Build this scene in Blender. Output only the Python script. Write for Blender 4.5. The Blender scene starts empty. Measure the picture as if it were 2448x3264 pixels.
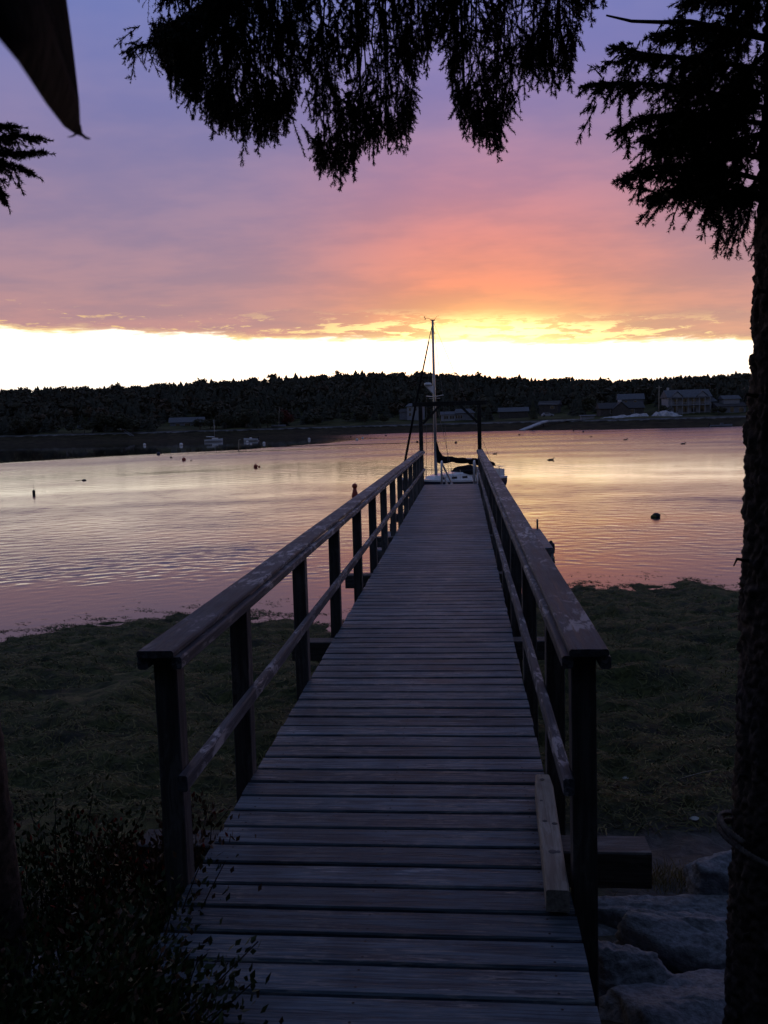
import bpy, math, random
import numpy as np
from mathutils import Vector, Matrix, noise

random.seed(7)
RNG = np.random.default_rng(7)
SC = bpy.context.scene
COL = SC.collection
R = math.radians
WATER = -2.72          # water level; the pier deck is at z = 0

# ------------------------------------------------------------------ camera
YAW, PITCH, ROLL = R(5.261), R(5.863), 0.028
cam_data = bpy.data.cameras.new('camera')
cam_data.sensor_fit = 'VERTICAL'
cam_data.sensor_height = 36.0
cam_data.lens = 36.0 * 2822.0 / 3264.0
cam_data.clip_start = 0.02
cam_data.clip_end = 6000.0
cam_data.dof.use_dof = True
cam_data.dof.focus_distance = 14.0
cam_data.dof.aperture_fstop = 15.0
cam = bpy.data.objects.new('camera', cam_data)
COL.objects.link(cam)
_f = Vector((-math.sin(YAW) * math.cos(PITCH), math.cos(YAW) * math.cos(PITCH), -math.sin(PITCH)))
_r0 = Vector((math.cos(YAW), math.sin(YAW), 0))
_u0 = _r0.cross(_f)
_r = _r0 * math.cos(ROLL) - _u0 * math.sin(ROLL)
_u = _u0 * math.cos(ROLL) + _r0 * math.sin(ROLL)
cam.matrix_world = Matrix(((_r.x, _u.x, -_f.x, 0), (_r.y, _u.y, -_f.y, 0), (_r.z, _u.z, -_f.z, 1.68), (0, 0, 0, 1)))
SC.camera = cam

# ------------------------------------------------------------------ exposure
SC.view_settings.view_transform = 'Standard'
SC.view_settings.look = 'None'
SC.view_settings.exposure = 0.0
SC.view_settings.gamma = 1.0
SC.cycles.use_denoising = True
SC.cycles.max_bounces = 4
SC.cycles.diffuse_bounces = 1
SC.cycles.glossy_bounces = 2
SC.cycles.caustics_reflective = False


def lin(r, g, b, k=1.0):
    def f(c):
        c /= 255.0
        return (c / 12.92 if c <= 0.04045 else ((c + 0.055) / 1.055) ** 2.4) * k
    return (f(r), f(g), f(b), 1.0)


class NT:
    """small helper round a node tree"""
    def __init__(self, tree):
        self.t = tree
        tree.nodes.clear()

    def n(self, kind, **kw):
        nd = self.t.nodes.new(kind)
        for k, v in kw.items():
            setattr(nd, k, v)
        return nd

    def l(self, a, b):
        self.t.links.new(a, b)

    def put(self, sock, v):
        if isinstance(v, bpy.types.NodeSocket):
            self.l(v, sock)
        else:
            sock.default_value = v

    def m(self, op, a, b=None, c=None, clamp=False):
        nd = self.n('ShaderNodeMath', operation=op, use_clamp=clamp)
        self.put(nd.inputs[0], a)
        if b is not None:
            self.put(nd.inputs[1], b)
        if c is not None:
            self.put(nd.inputs[2], c)
        return nd.outputs[0]

    def sstep(self, v, lo, hi, a=0.0, b=1.0):
        nd = self.n('ShaderNodeMapRange', interpolation_type='SMOOTHSTEP')
        self.put(nd.inputs['Value'], v)
        self.put(nd.inputs['From Min'], lo)
        self.put(nd.inputs['From Max'], hi)
        self.put(nd.inputs['To Min'], a)
        self.put(nd.inputs['To Max'], b)
        return nd.outputs[0]

    def mix(self, fac, a, b, mode='MIX'):
        nd = self.n('ShaderNodeMix', data_type='RGBA', blend_type=mode)
        self.put(nd.inputs[0], fac)
        self.put(nd.inputs[6], a)
        self.put(nd.inputs[7], b)
        return nd.outputs[2]

    def xyz(self, x, y, z):
        nd = self.n('ShaderNodeCombineXYZ')
        for i, v in enumerate((x, y, z)):
            self.put(nd.inputs[i], v)
        return nd.outputs[0]

    def noise(self, vec, scale, detail=4.0, rough=0.55, dist=0.0, out=0):
        nd = self.n('ShaderNodeTexNoise')
        self.put(nd.inputs['Vector'], vec)
        nd.inputs['Scale'].default_value = scale
        nd.inputs['Detail'].default_value = detail
        nd.inputs['Roughness'].default_value = rough
        nd.inputs['Distortion'].default_value = dist
        return nd.outputs[out]

    def ramp(self, fac, stops, interp='LINEAR'):
        nd = self.n('ShaderNodeValToRGB')
        cr = nd.color_ramp
        cr.interpolation = interp
        while len(cr.elements) > 1:
            cr.elements.remove(cr.elements[-1])
        cr.elements[0].position = stops[0][0]
        cr.elements[0].color = stops[0][1]
        for p, c in stops[1:]:
            e = cr.elements.new(p)
            e.color = c
        self.put(nd.inputs[0], fac)
        return nd.outputs[0]

    def vscale(self, vec, s):
        nd = self.n('ShaderNodeVectorMath', operation='MULTIPLY')
        self.put(nd.inputs[0], vec)
        nd.inputs[1].default_value = s
        return nd.outputs[0]

    def vadd(self, a, b):
        nd = self.n('ShaderNodeVectorMath', operation='ADD')
        self.put(nd.inputs[0], a)
        self.put(nd.inputs[1], b)
        return nd.outputs[0]


# ------------------------------------------------------------------ sky: sunrise under a cloud deck with a clear strip at the horizon
SUN_EL, SUN_AZ = R(1.6), R(0.0)
world = bpy.data.worlds.new('World')
SC.world = world
world.use_nodes = True
w = NT(world.node_tree)
tc = w.n('ShaderNodeTexCoord').outputs['Generated']
sep = w.n('ShaderNodeSeparateXYZ')
w.l(tc, sep.inputs[0])
dx, dy, dz = sep.outputs
el = w.m('MULTIPLY', w.m('ARCSINE', dz), 57.2958)
az = w.m('MULTIPLY', w.m('ARCTAN2', dx, dy), 57.2958)
elp = w.m('MAXIMUM', el, 0.0)

nish = w.n('ShaderNodeTexSky', sky_type='NISHITA')
nish.sun_disc = False
nish.sun_elevation = SUN_EL
nish.sun_rotation = SUN_AZ
nish.air_density = 1.0
nish.dust_density = 1.2
nish.ozone_density = 1.0
clear = w.mix(1.0, nish.outputs[0], (0.05, 0.05, 0.05, 1), 'MULTIPLY')
# thin bright veil low over the horizon, strongest towards the sun
lowglow = w.m('MULTIPLY', w.sstep(el, 5.0, 16.0, 1.0, 0.0), w.sstep(w.m('ABSOLUTE', az), 25.0, 110.0, 1.0, 0.12))
veil = w.mix(lowglow, (0, 0, 0, 1), (1.42, 1.34, 1.20, 1))
clear = w.mix(1.0, clear, veil, 'ADD')

# cloud deck seen in perspective (soft mottling) and streaks along its lower edge
inv = w.m('DIVIDE', 1.0, w.m('ADD', w.m('MAXIMUM', dz, 0.0), 0.09))
plane = w.xyz(w.m('MULTIPLY', dx, inv), w.m('MULTIPLY', dy, inv), 0.0)
mott = w.noise(w.vscale(plane, (0.9, 1.1, 1.0)), 1.7, 4.0, 0.6)
ang = w.xyz(w.m('MULTIPLY', az, 0.20), w.m('MULTIPLY', el, 1.1), 3.7)
streak = w.noise(ang, 1.0, 3.0, 0.6)
angb = w.xyz(w.m('ADD', w.m('MULTIPLY', az, 0.42), w.m('MULTIPLY', streak, 1.6)), w.m('MULTIPLY', el, 2.3), 11.2)
streak2 = w.noise(angb, 1.0, 5.0, 0.68)
azc = w.m('MAXIMUM', w.m('MINIMUM', az, 35.0), -35.0)
edge = w.m('SUBTRACT', 5.02, w.m('MULTIPLY', w.m('ADD', azc, 5.0), 0.043))
rel = w.m('ADD', w.m('SUBTRACT', el, edge), w.m('ADD', w.m('MULTIPLY', w.m('SUBTRACT', streak, 0.5), 1.0), w.m('MULTIPLY', w.m('SUBTRACT', streak2, 0.5), 1.0)))
cover = w.sstep(rel, -0.12, 0.22)

P = 1.0 / 45.0
side = w.ramp(w.m('MULTIPLY', elp, P), [
    (4.6 * P, lin(222, 168, 142)), (6.2 * P, lin(196, 150, 146)), (8.0 * P, lin(178, 143, 150)),
    (12 * P, lin(158, 136, 160)), (16 * P, lin(142, 131, 168)), (20 * P, lin(126, 127, 177)),
    (25 * P, lin(112, 126, 186)), (32 * P, lin(98, 112, 166)), (1.0, lin(86, 102, 142))])
mid = w.ramp(w.m('MULTIPLY', elp, P), [
    (4.6 * P, lin(250, 194, 136)), (5.6 * P, lin(252, 188, 126)), (6.6 * P, lin(252, 174, 120)),
    (8.4 * P, lin(246, 160, 126)), (11 * P, lin(224, 148, 138)), (14 * P, lin(194, 140, 157)),
    (17.5 * P, lin(160, 134, 170)), (21 * P, lin(136, 129, 182)), (25 * P, lin(118, 126, 188)),
    (32 * P, lin(99, 110, 165)), (1.0, lin(86, 102, 142))])
azg = w.m('SUBTRACT', az, 0.8)
g = w.m('DIVIDE', azg, w.m('ADD', w.m('MULTIPLY', w.sstep(azg, -4.0, 4.0), 3.5), 9.5))
gfac = w.m('EXPONENT', w.m('MULTIPLY', w.m('MULTIPLY', g, g), -1.0))
cloud = w.mix(gfac, side, mid)
# pinker and bluer patches of the deck
patch = w.sstep(mott, 0.34, 0.66)
cloud = w.mix(1.0, cloud, w.mix(patch, (0.88, 0.91, 0.98, 1), (1.12, 1.04, 1.0, 1)), 'MULTIPLY')
# sunlit tears just above the lower edge
win = w.m('MULTIPLY', w.sstep(rel, -0.3, 0.5), w.sstep(rel, 0.5, 2.1, 1.0, 0.0))
thr = w.m('SUBTRACT', 0.552, w.m('MULTIPLY', gfac, 0.13))
tear = w.m('MULTIPLY', w.sstep(streak2, thr, w.m('ADD', thr, 0.10)), win)
tearcol = w.mix(gfac, (1.1, 0.74, 0.28, 1), (1.8, 1.48, 0.60, 1))
cloud = w.mix(w.m('MULTIPLY', tear, 0.92), cloud, tearcol)
# darker mauve under-edge left of the sun, small dark wisps
under = w.m('MULTIPLY', w.m('MULTIPLY', w.sstep(rel, 0.0, 0.5), w.sstep(rel, 1.0, 3.0, 1.0, 0.0)), w.m('SUBTRACT', 1.0, gfac))
cloud = w.mix(w.m('MULTIPLY', under, 0.2), cloud, lin(176, 138, 146))
# thin sunlit fringe along the torn edge
fringe = w.m('MULTIPLY', w.sstep(rel, 0.06, 0.46, 1.0, 0.0), w.sstep(streak, 0.36, 0.58, 0.25, 1.0))
cloud = w.mix(w.m('MULTIPLY', fringe, w.sstep(w.m('ABSOLUTE', az), 30.0, 80.0, 0.85, 0.0)), cloud, (1.15, 0.84, 0.36, 1))
# the deck away from the sunrise is plain dim blue-grey cloud
back = w.sstep(w.m('ABSOLUTE', az), 40.0, 130.0)
cloud = w.mix(w.m('MULTIPLY', back, w.sstep(elp, 60.0, 30.0)), cloud, w.mix(w.sstep(elp, 0.0, 40.0), lin(92, 96, 116), lin(86, 102, 142)))
# light of the hidden sun soaking through the cloud edge above it
sx_ = w.m('DIVIDE', w.m('SUBTRACT', az, 2.0), 4.6)
sy_ = w.m('DIVIDE', w.m('SUBTRACT', el, 5.0), 1.5)
soak = w.m('EXPONENT', w.m('MULTIPLY', w.m('ADD', w.m('MULTIPLY', sx_, sx_), w.m('MULTIPLY', sy_, sy_)), -1.0))
cloud = w.mix(1.0, cloud, w.mix(soak, (0, 0, 0, 1), (0.75, 0.60, 0.16, 1)), 'ADD')
sky = w.mix(cover, clear, cloud)
zen = w.sstep(elp, 38.0, 80.0)
sky = w.mix(zen, sky, lin(86, 104, 134))
bg = w.n('ShaderNodeBackground')
w.l(sky, bg.inputs[0])
bg.inputs[1].default_value = 1.0
world.cycles.sampling_method = 'MANUAL'
world.cycles.sample_map_resolution = 512
wo = w.n('ShaderNodeOutputWorld')
w.l(bg.outputs[0], wo.inputs[0])

# ------------------------------------------------------------------ sun: just above the true horizon, behind the wooded hill
sun_data = bpy.data.lights.new('sun', 'SUN')
sun_data.energy = 2.0
sun_data.angle = R(0.53)
sun_data.color = (1.0, 0.62, 0.32)
sun = bpy.data.objects.new('sun', sun_data)
COL.objects.link(sun)
sun.rotation_euler = Vector((-math.sin(SUN_AZ) * math.cos(SUN_EL), -math.cos(SUN_AZ) * math.cos(SUN_EL), -math.sin(SUN_EL))).to_track_quat('-Z', 'Y').to_euler()
sun.location = (0, 200, 60)


# ------------------------------------------------------------------ mesh and object helpers
class MB:
    def __init__(self):
        self.v, self.f = [], []

    def add(self, vs, fs):
        o = len(self.v)
        self.v.extend(tuple(p) for p in vs)
        self.f.extend(tuple(i + o for i in q) for q in fs)
        return self

    def box(self, x0, x1, y0, y1, z0, z1):
        vs = [(x, y, z) for z in (z0, z1) for y in (y0, y1) for x in (x0, x1)]
        return self.add(vs, [(0, 2, 3, 1), (4, 5, 7, 6), (0, 1, 5, 4), (2, 6, 7, 3), (0, 4, 6, 2), (1, 3, 7, 5)])

    def cbox(self, x0, x1, y0, y1, z0, z1, axis=0, c=0.005):
        """box with chamfered long edges along an axis"""
        lims = [(x0, x1), (y0, y1), (z0, z1)]
        a, b = [i for i in range(3) if i != axis]
        (a0, a1), (b0, b1) = lims[a], lims[b]
        prof = [(a0 + c, b0), (a1 - c, b0), (a1, b0 + c), (a1, b1 - c), (a1 - c, b1), (a0 + c, b1), (a0, b1 - c), (a0, b0 + c)]
        if axis == 1:
            prof = prof[::-1]
        vs = []
        for t in lims[axis]:
            for p in prof:
                q = [0, 0, 0]
                q[axis], q[a], q[b] = t, p[0], p[1]
                vs.append(q)
        fs = [(i, (i + 1) % 8, 8 + (i + 1) % 8, 8 + i) for i in range(8)]
        fs += [tuple(range(7, -1, -1)), tuple(range(8, 16))]
        return self.add(vs, fs)

    def bar(self, p, q, wd, ht, up=(0, 0, 1)):
        """rectangular bar from p to q"""
        p, q = Vector(p), Vector(q)
        d = (q - p).normalized()
        s = d.cross(Vector(up))
        s = s.normalized() if s.length > 1e-4 else Vector((1, 0, 0))
        u = s.cross(d)
        vs = []
        for e in (p, q):
            for a, b in ((-1, -1), (1, -1), (1, 1), (-1, 1)):
                vs.append(e + s * (a * wd / 2) + u * (b * ht / 2))
        return self.add(vs, [(3, 2, 1, 0), (4, 5, 6, 7), (0, 1, 5, 4), (1, 2, 6, 5), (2, 3, 7, 6), (3, 0, 4, 7)])

    def tube(self, pts, rad, n=8, cap=True):
        pts = [Vector(p) for p in pts]
        if not isinstance(rad, (list, tuple)):
            rad = [rad] * len(pts)
        o = []
        d0 = (pts[1] - pts[0]).normalized()
        s = d0.cross(Vector((0, 0, 1)))
        if s.length < 1e-3:
            s = Vector((1, 0, 0))
        s.normalize()
        for i, p in enumerate(pts):
            d = (pts[min(i + 1, len(pts) - 1)] - pts[max(i - 1, 0)])
            d = d.normalized() if d.length > 1e-9 else d0
            s = (s - d * s.dot(d))
            s = s.normalized() if s.length > 1e-6 else d.orthogonal().normalized()
            u = d.cross(s)
            for k in range(n):
                a = 2 * math.pi * k / n
                o.append(p + (s * math.cos(a) + u * math.sin(a)) * rad[i])
        fs = []
        for i in range(len(pts) - 1):
            for k in range(n):
                fs.append((i * n + k, i * n + (k + 1) % n, (i + 1) * n + (k + 1) % n, (i + 1) * n + k))
        if cap:
            fs.append(tuple(range(n - 1, -1, -1)))
            fs.append(tuple(range((len(pts) - 1) * n, len(pts) * n)))
        return self.add(o, fs)

    def lathe(self, prof, c=(0, 0, 0), n=14):
        """profile of (radius, z) revolved about a vertical axis"""
        vs, fs = [], []
        for r_, z in prof:
            for k in range(n):
                a = 2 * math.pi * k / n
                vs.append((c[0] + r_ * math.cos(a), c[1] + r_ * math.sin(a), c[2] + z))
        for i in range(len(prof) - 1):
            for k in range(n):
                fs.append((i * n + k, i * n + (k + 1) % n, (i + 1) * n + (k + 1) % n, (i + 1) * n + k))
        fs.append(tuple(range(n - 1, -1, -1)))
        fs.append(tuple(range((len(prof) - 1) * n, len(prof) * n)))
        return self.add(vs, fs)

    def ball(self, c, rx, ry=None, rz=None, n=12, m=7):
        ry = ry or rx
        rz = rz or rx
        prof = [(math.sin(math.pi * (i + 0.02) / (m + 0.04)), -math.cos(math.pi * (i + 0.02) / (m + 0.04))) for i in range(m + 1)]
        o = len(self.v)
        self.lathe(prof, (0, 0, 0), n)
        for i in range(o, len(self.v)):
            x, y, z = self.v[i]
            self.v[i] = (c[0] + x * rx, c[1] + y * ry, c[2] + z * rz)
        return self

    def loft(self, rings, close=True, caps=True):
        n = len(rings[0])
        vs = [p for r_ in rings for p in r_]
        fs = []
        for i in range(len(rings) - 1):
            for k in range(n if close else n - 1):
                fs.append((i * n + k, i * n + (k + 1) % n, (i + 1) * n + (k + 1) % n, (i + 1) * n + k))
        if caps:
            fs.append(tuple(range(n - 1, -1, -1)))
            fs.append(tuple(range((len(rings) - 1) * n, len(rings) * n)))
        return self.add(vs, fs)

    def mesh(self, name, mat, smooth=False):
        me = bpy.data.meshes.new(name)
        me.from_pydata([tuple(p) for p in self.v], [], self.f)
        me.materials.append(mat)
        if smooth:
            me.polygons.foreach_set('use_smooth', [True] * len(me.polygons))
        me.update()
        return me

    def build(self, name, mat, parent=None, smooth=False):
        return link(name, self.mesh(name, mat, smooth), parent)


def link(name, me, parent=None):
    o = bpy.data.objects.new(name, me)
    COL.objects.link(o)
    if parent is not None:
        o.parent = parent
    return o


def tag(o, label=None, cat=None, group=None, kind=None):
    for k, v in (('label', label), ('category', cat), ('group', group), ('kind', kind)):
        if v:
            o[k] = v
    return o


def thing(name, label, cat, loc=(0, 0, 0), rz=0.0, group=None):
    o = bpy.data.objects.new(name, None)
    o.empty_display_size = 0.2
    COL.objects.link(o)
    o.location = loc
    o.rotation_euler = (0, 0, rz)
    return tag(o, label, cat, group)


def np_mesh(name, V, F, mat, smooth=False, tint=None):
    """triangle or quad mesh from numpy arrays"""
    me = bpy.data.meshes.new(name)
    k = F.shape[1]
    me.vertices.add(len(V))
    me.vertices.foreach_set('co', np.ascontiguousarray(V, dtype=np.float32).ravel())
    me.loops.add(F.size)
    me.loops.foreach_set('vertex_index', np.ascontiguousarray(F, dtype=np.int32).ravel())
    me.polygons.add(len(F))
    me.polygons.foreach_set('loop_start', np.arange(0, F.size, k, dtype=np.int32))
    me.polygons.foreach_set('loop_total', np.full(len(F), k, dtype=np.int32))
    if smooth:
        me.polygons.foreach_set('use_smooth', np.ones(len(F), dtype=bool))
    if tint is not None:
        a = me.color_attributes.new('tint', 'FLOAT_COLOR', 'POINT')
        a.data.foreach_set('color', np.ascontiguousarray(tint, dtype=np.float32).ravel())
    me.materials.append(mat)
    me.update(calc_edges=True)
    return me


def interp(x, pts):
    return np.interp(x, [p[0] for p in pts], [p[1] for p in pts])


# ------------------------------------------------------------------ materials
def mat_base(name):
    m = bpy.data.materials.new(name)
    m.use_nodes = True
    t = NT(m.node_tree)
    b = t.n('ShaderNodeBsdfPrincipled')
    o = t.n('ShaderNodeOutputMaterial')
    t.l(b.outputs[0], o.inputs[0])
    return m, t, b


def plain(name, col, rough=0.6, var=0.25, scale=6.0, metal=0.0, bump=0.0, spec=0.4):
    m, t, b = mat_base(name)
    co = t.n('ShaderNodeTexCoord').outputs['Object']
    n = t.noise(co, scale, 5, 0.6)
    c0 = tuple(c * (1 - var) for c in col[:3]) + (1,)
    c1 = tuple(min(1, c * (1 + var)) for c in col[:3]) + (1,)
    t.l(t.mix(t.sstep(n, 0.3, 0.7), c0, c1), b.inputs['Base Color'])
    b.inputs['Roughness'].default_value = rough
    b.inputs['Metallic'].default_value = metal
    b.inputs['Specular IOR Level'].default_value = spec
    if bump:
        bp = t.n('ShaderNodeBump')
        bp.inputs['Strength'].default_value = 1.0
        bp.inputs['Distance'].default_value = bump
        t.l(n, bp.inputs['Height'])
        t.l(bp.outputs[0], b.inputs['Normal'])
    return m


def wood(name, axis, dark, light, patches=0.5, pale=(0.30, 0.29, 0.28, 1), rough=0.75, scuff=False):
    """weathered timber with grain along one local axis, each piece different"""
    m, t, b = mat_base(name)
    co = t.n('ShaderNodeTexCoord').outputs['Object']
    rnd = t.n('ShaderNodeObjectInfo').outputs['Random']
    off = t.xyz(t.m('MULTIPLY', rnd, 37.0), t.m('MULTIPLY', rnd, 91.0), t.m('MULTIPLY', rnd, 53.0))
    p = t.vadd(co, off)
    s = [42.0, 42.0, 42.0]
    s[axis] = 2.2
    grain = t.noise(t.vscale(p, tuple(s)), 1.0, 6, 0.65, 0.6)
    s2 = [130.0, 130.0, 130.0]
    s2[axis] = 5.0
    fine = t.noise(t.vscale(p, tuple(s2)), 1.0, 3, 0.6)
    blot = t.noise(p, 2.6, 6, 0.62, 0.3)
    s3 = [24.0, 24.0, 24.0]
    s3[axis] = 6.0
    if scuff:
        s3 = [7.0, 90.0, 90.0]
    wear = t.noise(t.vscale(p, tuple(s3)), 1.0, 7, 0.7, 1.0)
    c = t.mix(t.sstep(grain, 0.36, 0.66), dark, light)
    c = t.mix(t.m('MULTIPLY', t.sstep(fine, 0.5, 0.75), 0.45), c, tuple(v * 0.45 for v in dark[:3]) + (1,))
    c = t.mix(t.m('MULTIPLY', t.sstep(blot, 0.52, 0.72), 0.5), c, tuple(v * 0.6 for v in dark[:3]) + (1,))
    wf = t.m('MULTIPLY', t.sstep(wear, 0.49, 0.58), t.sstep(blot, 0.55, 0.42))
    c = t.mix(t.m('MULTIPLY', wf, patches), c, pale)
    if scuff:   # pale scuffed streaks where feet and boats have rubbed the boards
        sc = t.noise(t.vscale(p, (3.0, 60.0, 60.0)), 1.0, 6, 0.7, 0.5)
        c = t.mix(t.m('MULTIPLY', t.sstep(sc, 0.58, 0.66), t.sstep(t.noise(p, 1.2, 2), 0.48, 0.60)), c, (0.42, 0.44, 0.47, 1))
    if scuff:   # two rusty nail heads over each stringer
        sp = t.n('ShaderNodeSeparateXYZ')
        t.l(co, sp.inputs[0])
        dxn = t.m('ABSOLUTE', t.m('SUBTRACT', t.m('ABSOLUTE', t.m('ADD', sp.outputs[0], 0.005)), 0.60))
        dxn = t.m('MINIMUM', dxn, t.m('ABSOLUTE', t.m('ADD', sp.outputs[0], 0.005)))
        dyn = t.m('ABSOLUTE', t.m('SUBTRACT', t.m('ABSOLUTE', sp.outputs[1]), 0.042))
        dn = t.m('SQRT', t.m('ADD', t.m('MULTIPLY', dxn, dxn), t.m('MULTIPLY', dyn, dyn)))
        c = t.mix(t.sstep(dn, 0.0055, 0.0035), c, (0.02, 0.014, 0.010, 1))
    tone = t.m('ADD', t.m('MULTIPLY', rnd, 0.46), 0.76)
    c = t.mix(1.0, c, t.xyz(tone, tone, tone), 'MULTIPLY')
    t.l(c, b.inputs['Base Color'])
    t.l(t.sstep(grain, 0.2, 0.8, rough - 0.18, rough + 0.1), b.inputs['Roughness'])
    b.inputs['Specular IOR Level'].default_value = 0.25
    bp = t.n('ShaderNodeBump')
    bp.inputs['Strength'].default_value = 0.9
    bp.inputs['Distance'].default_value = 0.0035
    t.l(t.m('ADD', grain, t.m('MULTIPLY', fine, 0.6)), bp.inputs['Height'])
    t.l(bp.outputs[0], b.inputs['Normal'])
    return m


def leafmat(name, c0, c1, rough=0.6, attr=False):
    m, t, b = mat_base(name)
    geo = t.n('ShaderNodeNewGeometry')
    if attr:
        a = t.n('ShaderNodeVertexColor')
        a.layer_name = 'tint'
        c = a.outputs[0]
        n = t.noise(geo.outputs['Position'], 0.35, 4, 0.6)
        k = t.sstep(n, 0.3, 0.7, 0.82, 1.18)
        c = t.mix(1.0, c, t.xyz(k, k, k), 'MULTIPLY')
    else:
        c = t.mix(geo.outputs['Random Per Island'], c0, c1)
    t.l(c, b.inputs['Base Color'])
    b.inputs['Roughness'].default_value = rough
    b.inputs['Specular IOR Level'].default_value = 0.25
    return m


M = {}
M['deck'] = wood('deck_wood', 0, (0.042, 0.062, 0.080, 1), (0.165, 0.220, 0.265, 1), 0.85, rough=0.62, scuff=True)
M['rail'] = wood('rail_wood', 1, (0.070, 0.072, 0.080, 1), (0.170, 0.172, 0.186, 1), 1.0, (0.50, 0.48, 0.48, 1), rough=0.75)
M['post'] = wood('post_wood', 2, (0.085, 0.076, 0.070, 1), (0.17, 0.155, 0.145, 1), 0.4)
M['beam'] = wood('beam_wood', 0, (0.075, 0.068, 0.064, 1), (0.15, 0.138, 0.130, 1), 0.4)
M['oldpost'] = wood('tarred_timber', 2, (0.018, 0.015, 0.013, 1), (0.040, 0.034, 0.030, 1), 0.2)
M['newwood'] = wood('pale_timber', 1, (0.24, 0.20, 0.155, 1), (0.40, 0.35, 0.28, 1), 0.4, (0.52, 0.48, 0.42, 1))
M['white'] = plain('white_paint', (0.72, 0.72, 0.72), 0.45, 0.06)
M['whitehull'] = plain('white_gelcoat', (0.78, 0.78, 0.78), 0.25, 0.04)
M['navy'] = plain('navy_paint', (0.018, 0.022, 0.045), 0.25, 0.2)
M['darkcloth'] = plain('dark_canvas', (0.008, 0.008, 0.011), 0.98, 0.3, 14, bump=0.01, spec=0.1)
M['metal'] = plain('aluminium', (0.55, 0.55, 0.56), 0.35, 0.08, metal=0.85)
M['spar'] = plain('spar_alloy', (0.42, 0.40, 0.38), 0.4, 0.1, metal=0.6)
M['wire'] = plain('rigging_wire', (0.10, 0.10, 0.10), 0.5, 0.1)
M['glass'] = plain('window_glass', (0.02, 0.022, 0.026), 0.08, 0.1, spec=0.6)
M['red'] = plain('red_buoy_paint', (0.36, 0.055, 0.03), 0.45, 0.2)
M['orange'] = plain('orange_buoy_paint', (0.42, 0.10, 0.03), 0.45, 0.2)
M['black'] = plain('black_rubber', (0.02, 0.02, 0.022), 0.6, 0.2)
M['buoywhite'] = plain('buoy_white', (0.75, 0.75, 0.74), 0.45, 0.1)
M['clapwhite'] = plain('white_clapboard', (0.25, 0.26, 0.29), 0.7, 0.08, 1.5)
M['farwhite'] = plain('dull_white_gelcoat', (0.42, 0.43, 0.45), 0.5, 0.1)
M['clapgrey'] = plain('grey_shingle', (0.14, 0.15, 0.175), 0.8, 0.2, 1.5)
M['clapdark'] = plain('dark_shingle', (0.07, 0.062, 0.058), 0.85, 0.2, 1.5)
M['roof'] = plain('roof_shingle', (0.10, 0.105, 0.12), 0.8, 0.2, 1.5)
M['roofdark'] = plain('dark_roof', (0.055, 0.052, 0.055), 0.85, 0.2, 1.5)
M['granite'] = plain('shore_granite', (0.42, 0.42, 0.43), 0.8, 0.35, 0.6, bump=0.3)
M['rock'] = plain('shore_rock', (0.19, 0.20, 0.22), 0.85, 0.35, 30.0, bump=0.014)
M['bark'] = plain('spruce_bark', (0.085, 0.066, 0.052), 0.9, 0.5, 30, bump=0.006)
M['limb'] = plain('spruce_limb', (0.05, 0.04, 0.032), 0.9, 0.4, 30)
M['needle'] = leafmat('spruce_needles', (0.022, 0.034, 0.014, 1), (0.050, 0.060, 0.024, 1))
M['needle_brown'] = leafmat('brown_needles', (0.06, 0.032, 0.016, 1), (0.10, 0.05, 0.025, 1))
M['forest'] = leafmat('forest_foliage', None, None, 0.85, attr=True)
M['leaf_green'] = leafmat('shrub_leaf', (0.032, 0.052, 0.016, 1), (0.075, 0.098, 0.030, 1), 0.5)
M['leaf_rust'] = leafmat('turning_leaf', (0.08, 0.045, 0.018, 1), (0.13, 0.058, 0.028, 1), 0.5)
M['leaf_red'] = leafmat('red_leaf', (0.30, 0.018, 0.016, 1), (0.42, 0.035, 0.025, 1), 0.5)
M['farred'] = leafmat('red_maple_leaf', (0.085, 0.022, 0.016, 1), (0.12, 0.032, 0.022, 1), 0.7)
M['farleaf'] = leafmat('shore_leaf', (0.040, 0.043, 0.026, 1), (0.070, 0.068, 0.040, 1), 0.8)
M['weed'] = leafmat('rockweed', (0.045, 0.046, 0.014, 1), (0.165, 0.150, 0.046, 1), 0.7)
M['drygrass'] = leafmat('dry_grass', (0.20, 0.15, 0.06, 1), (0.32, 0.25, 0.11, 1), 0.7)
M['rope'] = plain('hemp_rope', (0.16, 0.135, 0.11), 0.9, 0.3, 60)
M['shell'] = plain('shell_white', (0.6, 0.58, 0.55), 0.6, 0.1)


# water: dark sea; the ripples are real geometry, only the finest roughness is in the material
def water_material():
    m, t, b = mat_base('sea_water')
    at = t.n('ShaderNodeAttribute')
    at.attribute_name = 'ripple'
    b.inputs['Base Color'].default_value = (0.010, 0.013, 0.017, 1)
    b.inputs['IOR'].default_value = 1.48
    t.l(at.outputs['Fac'], b.inputs['Roughness'])
    return m


M['water'] = water_material()


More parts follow.
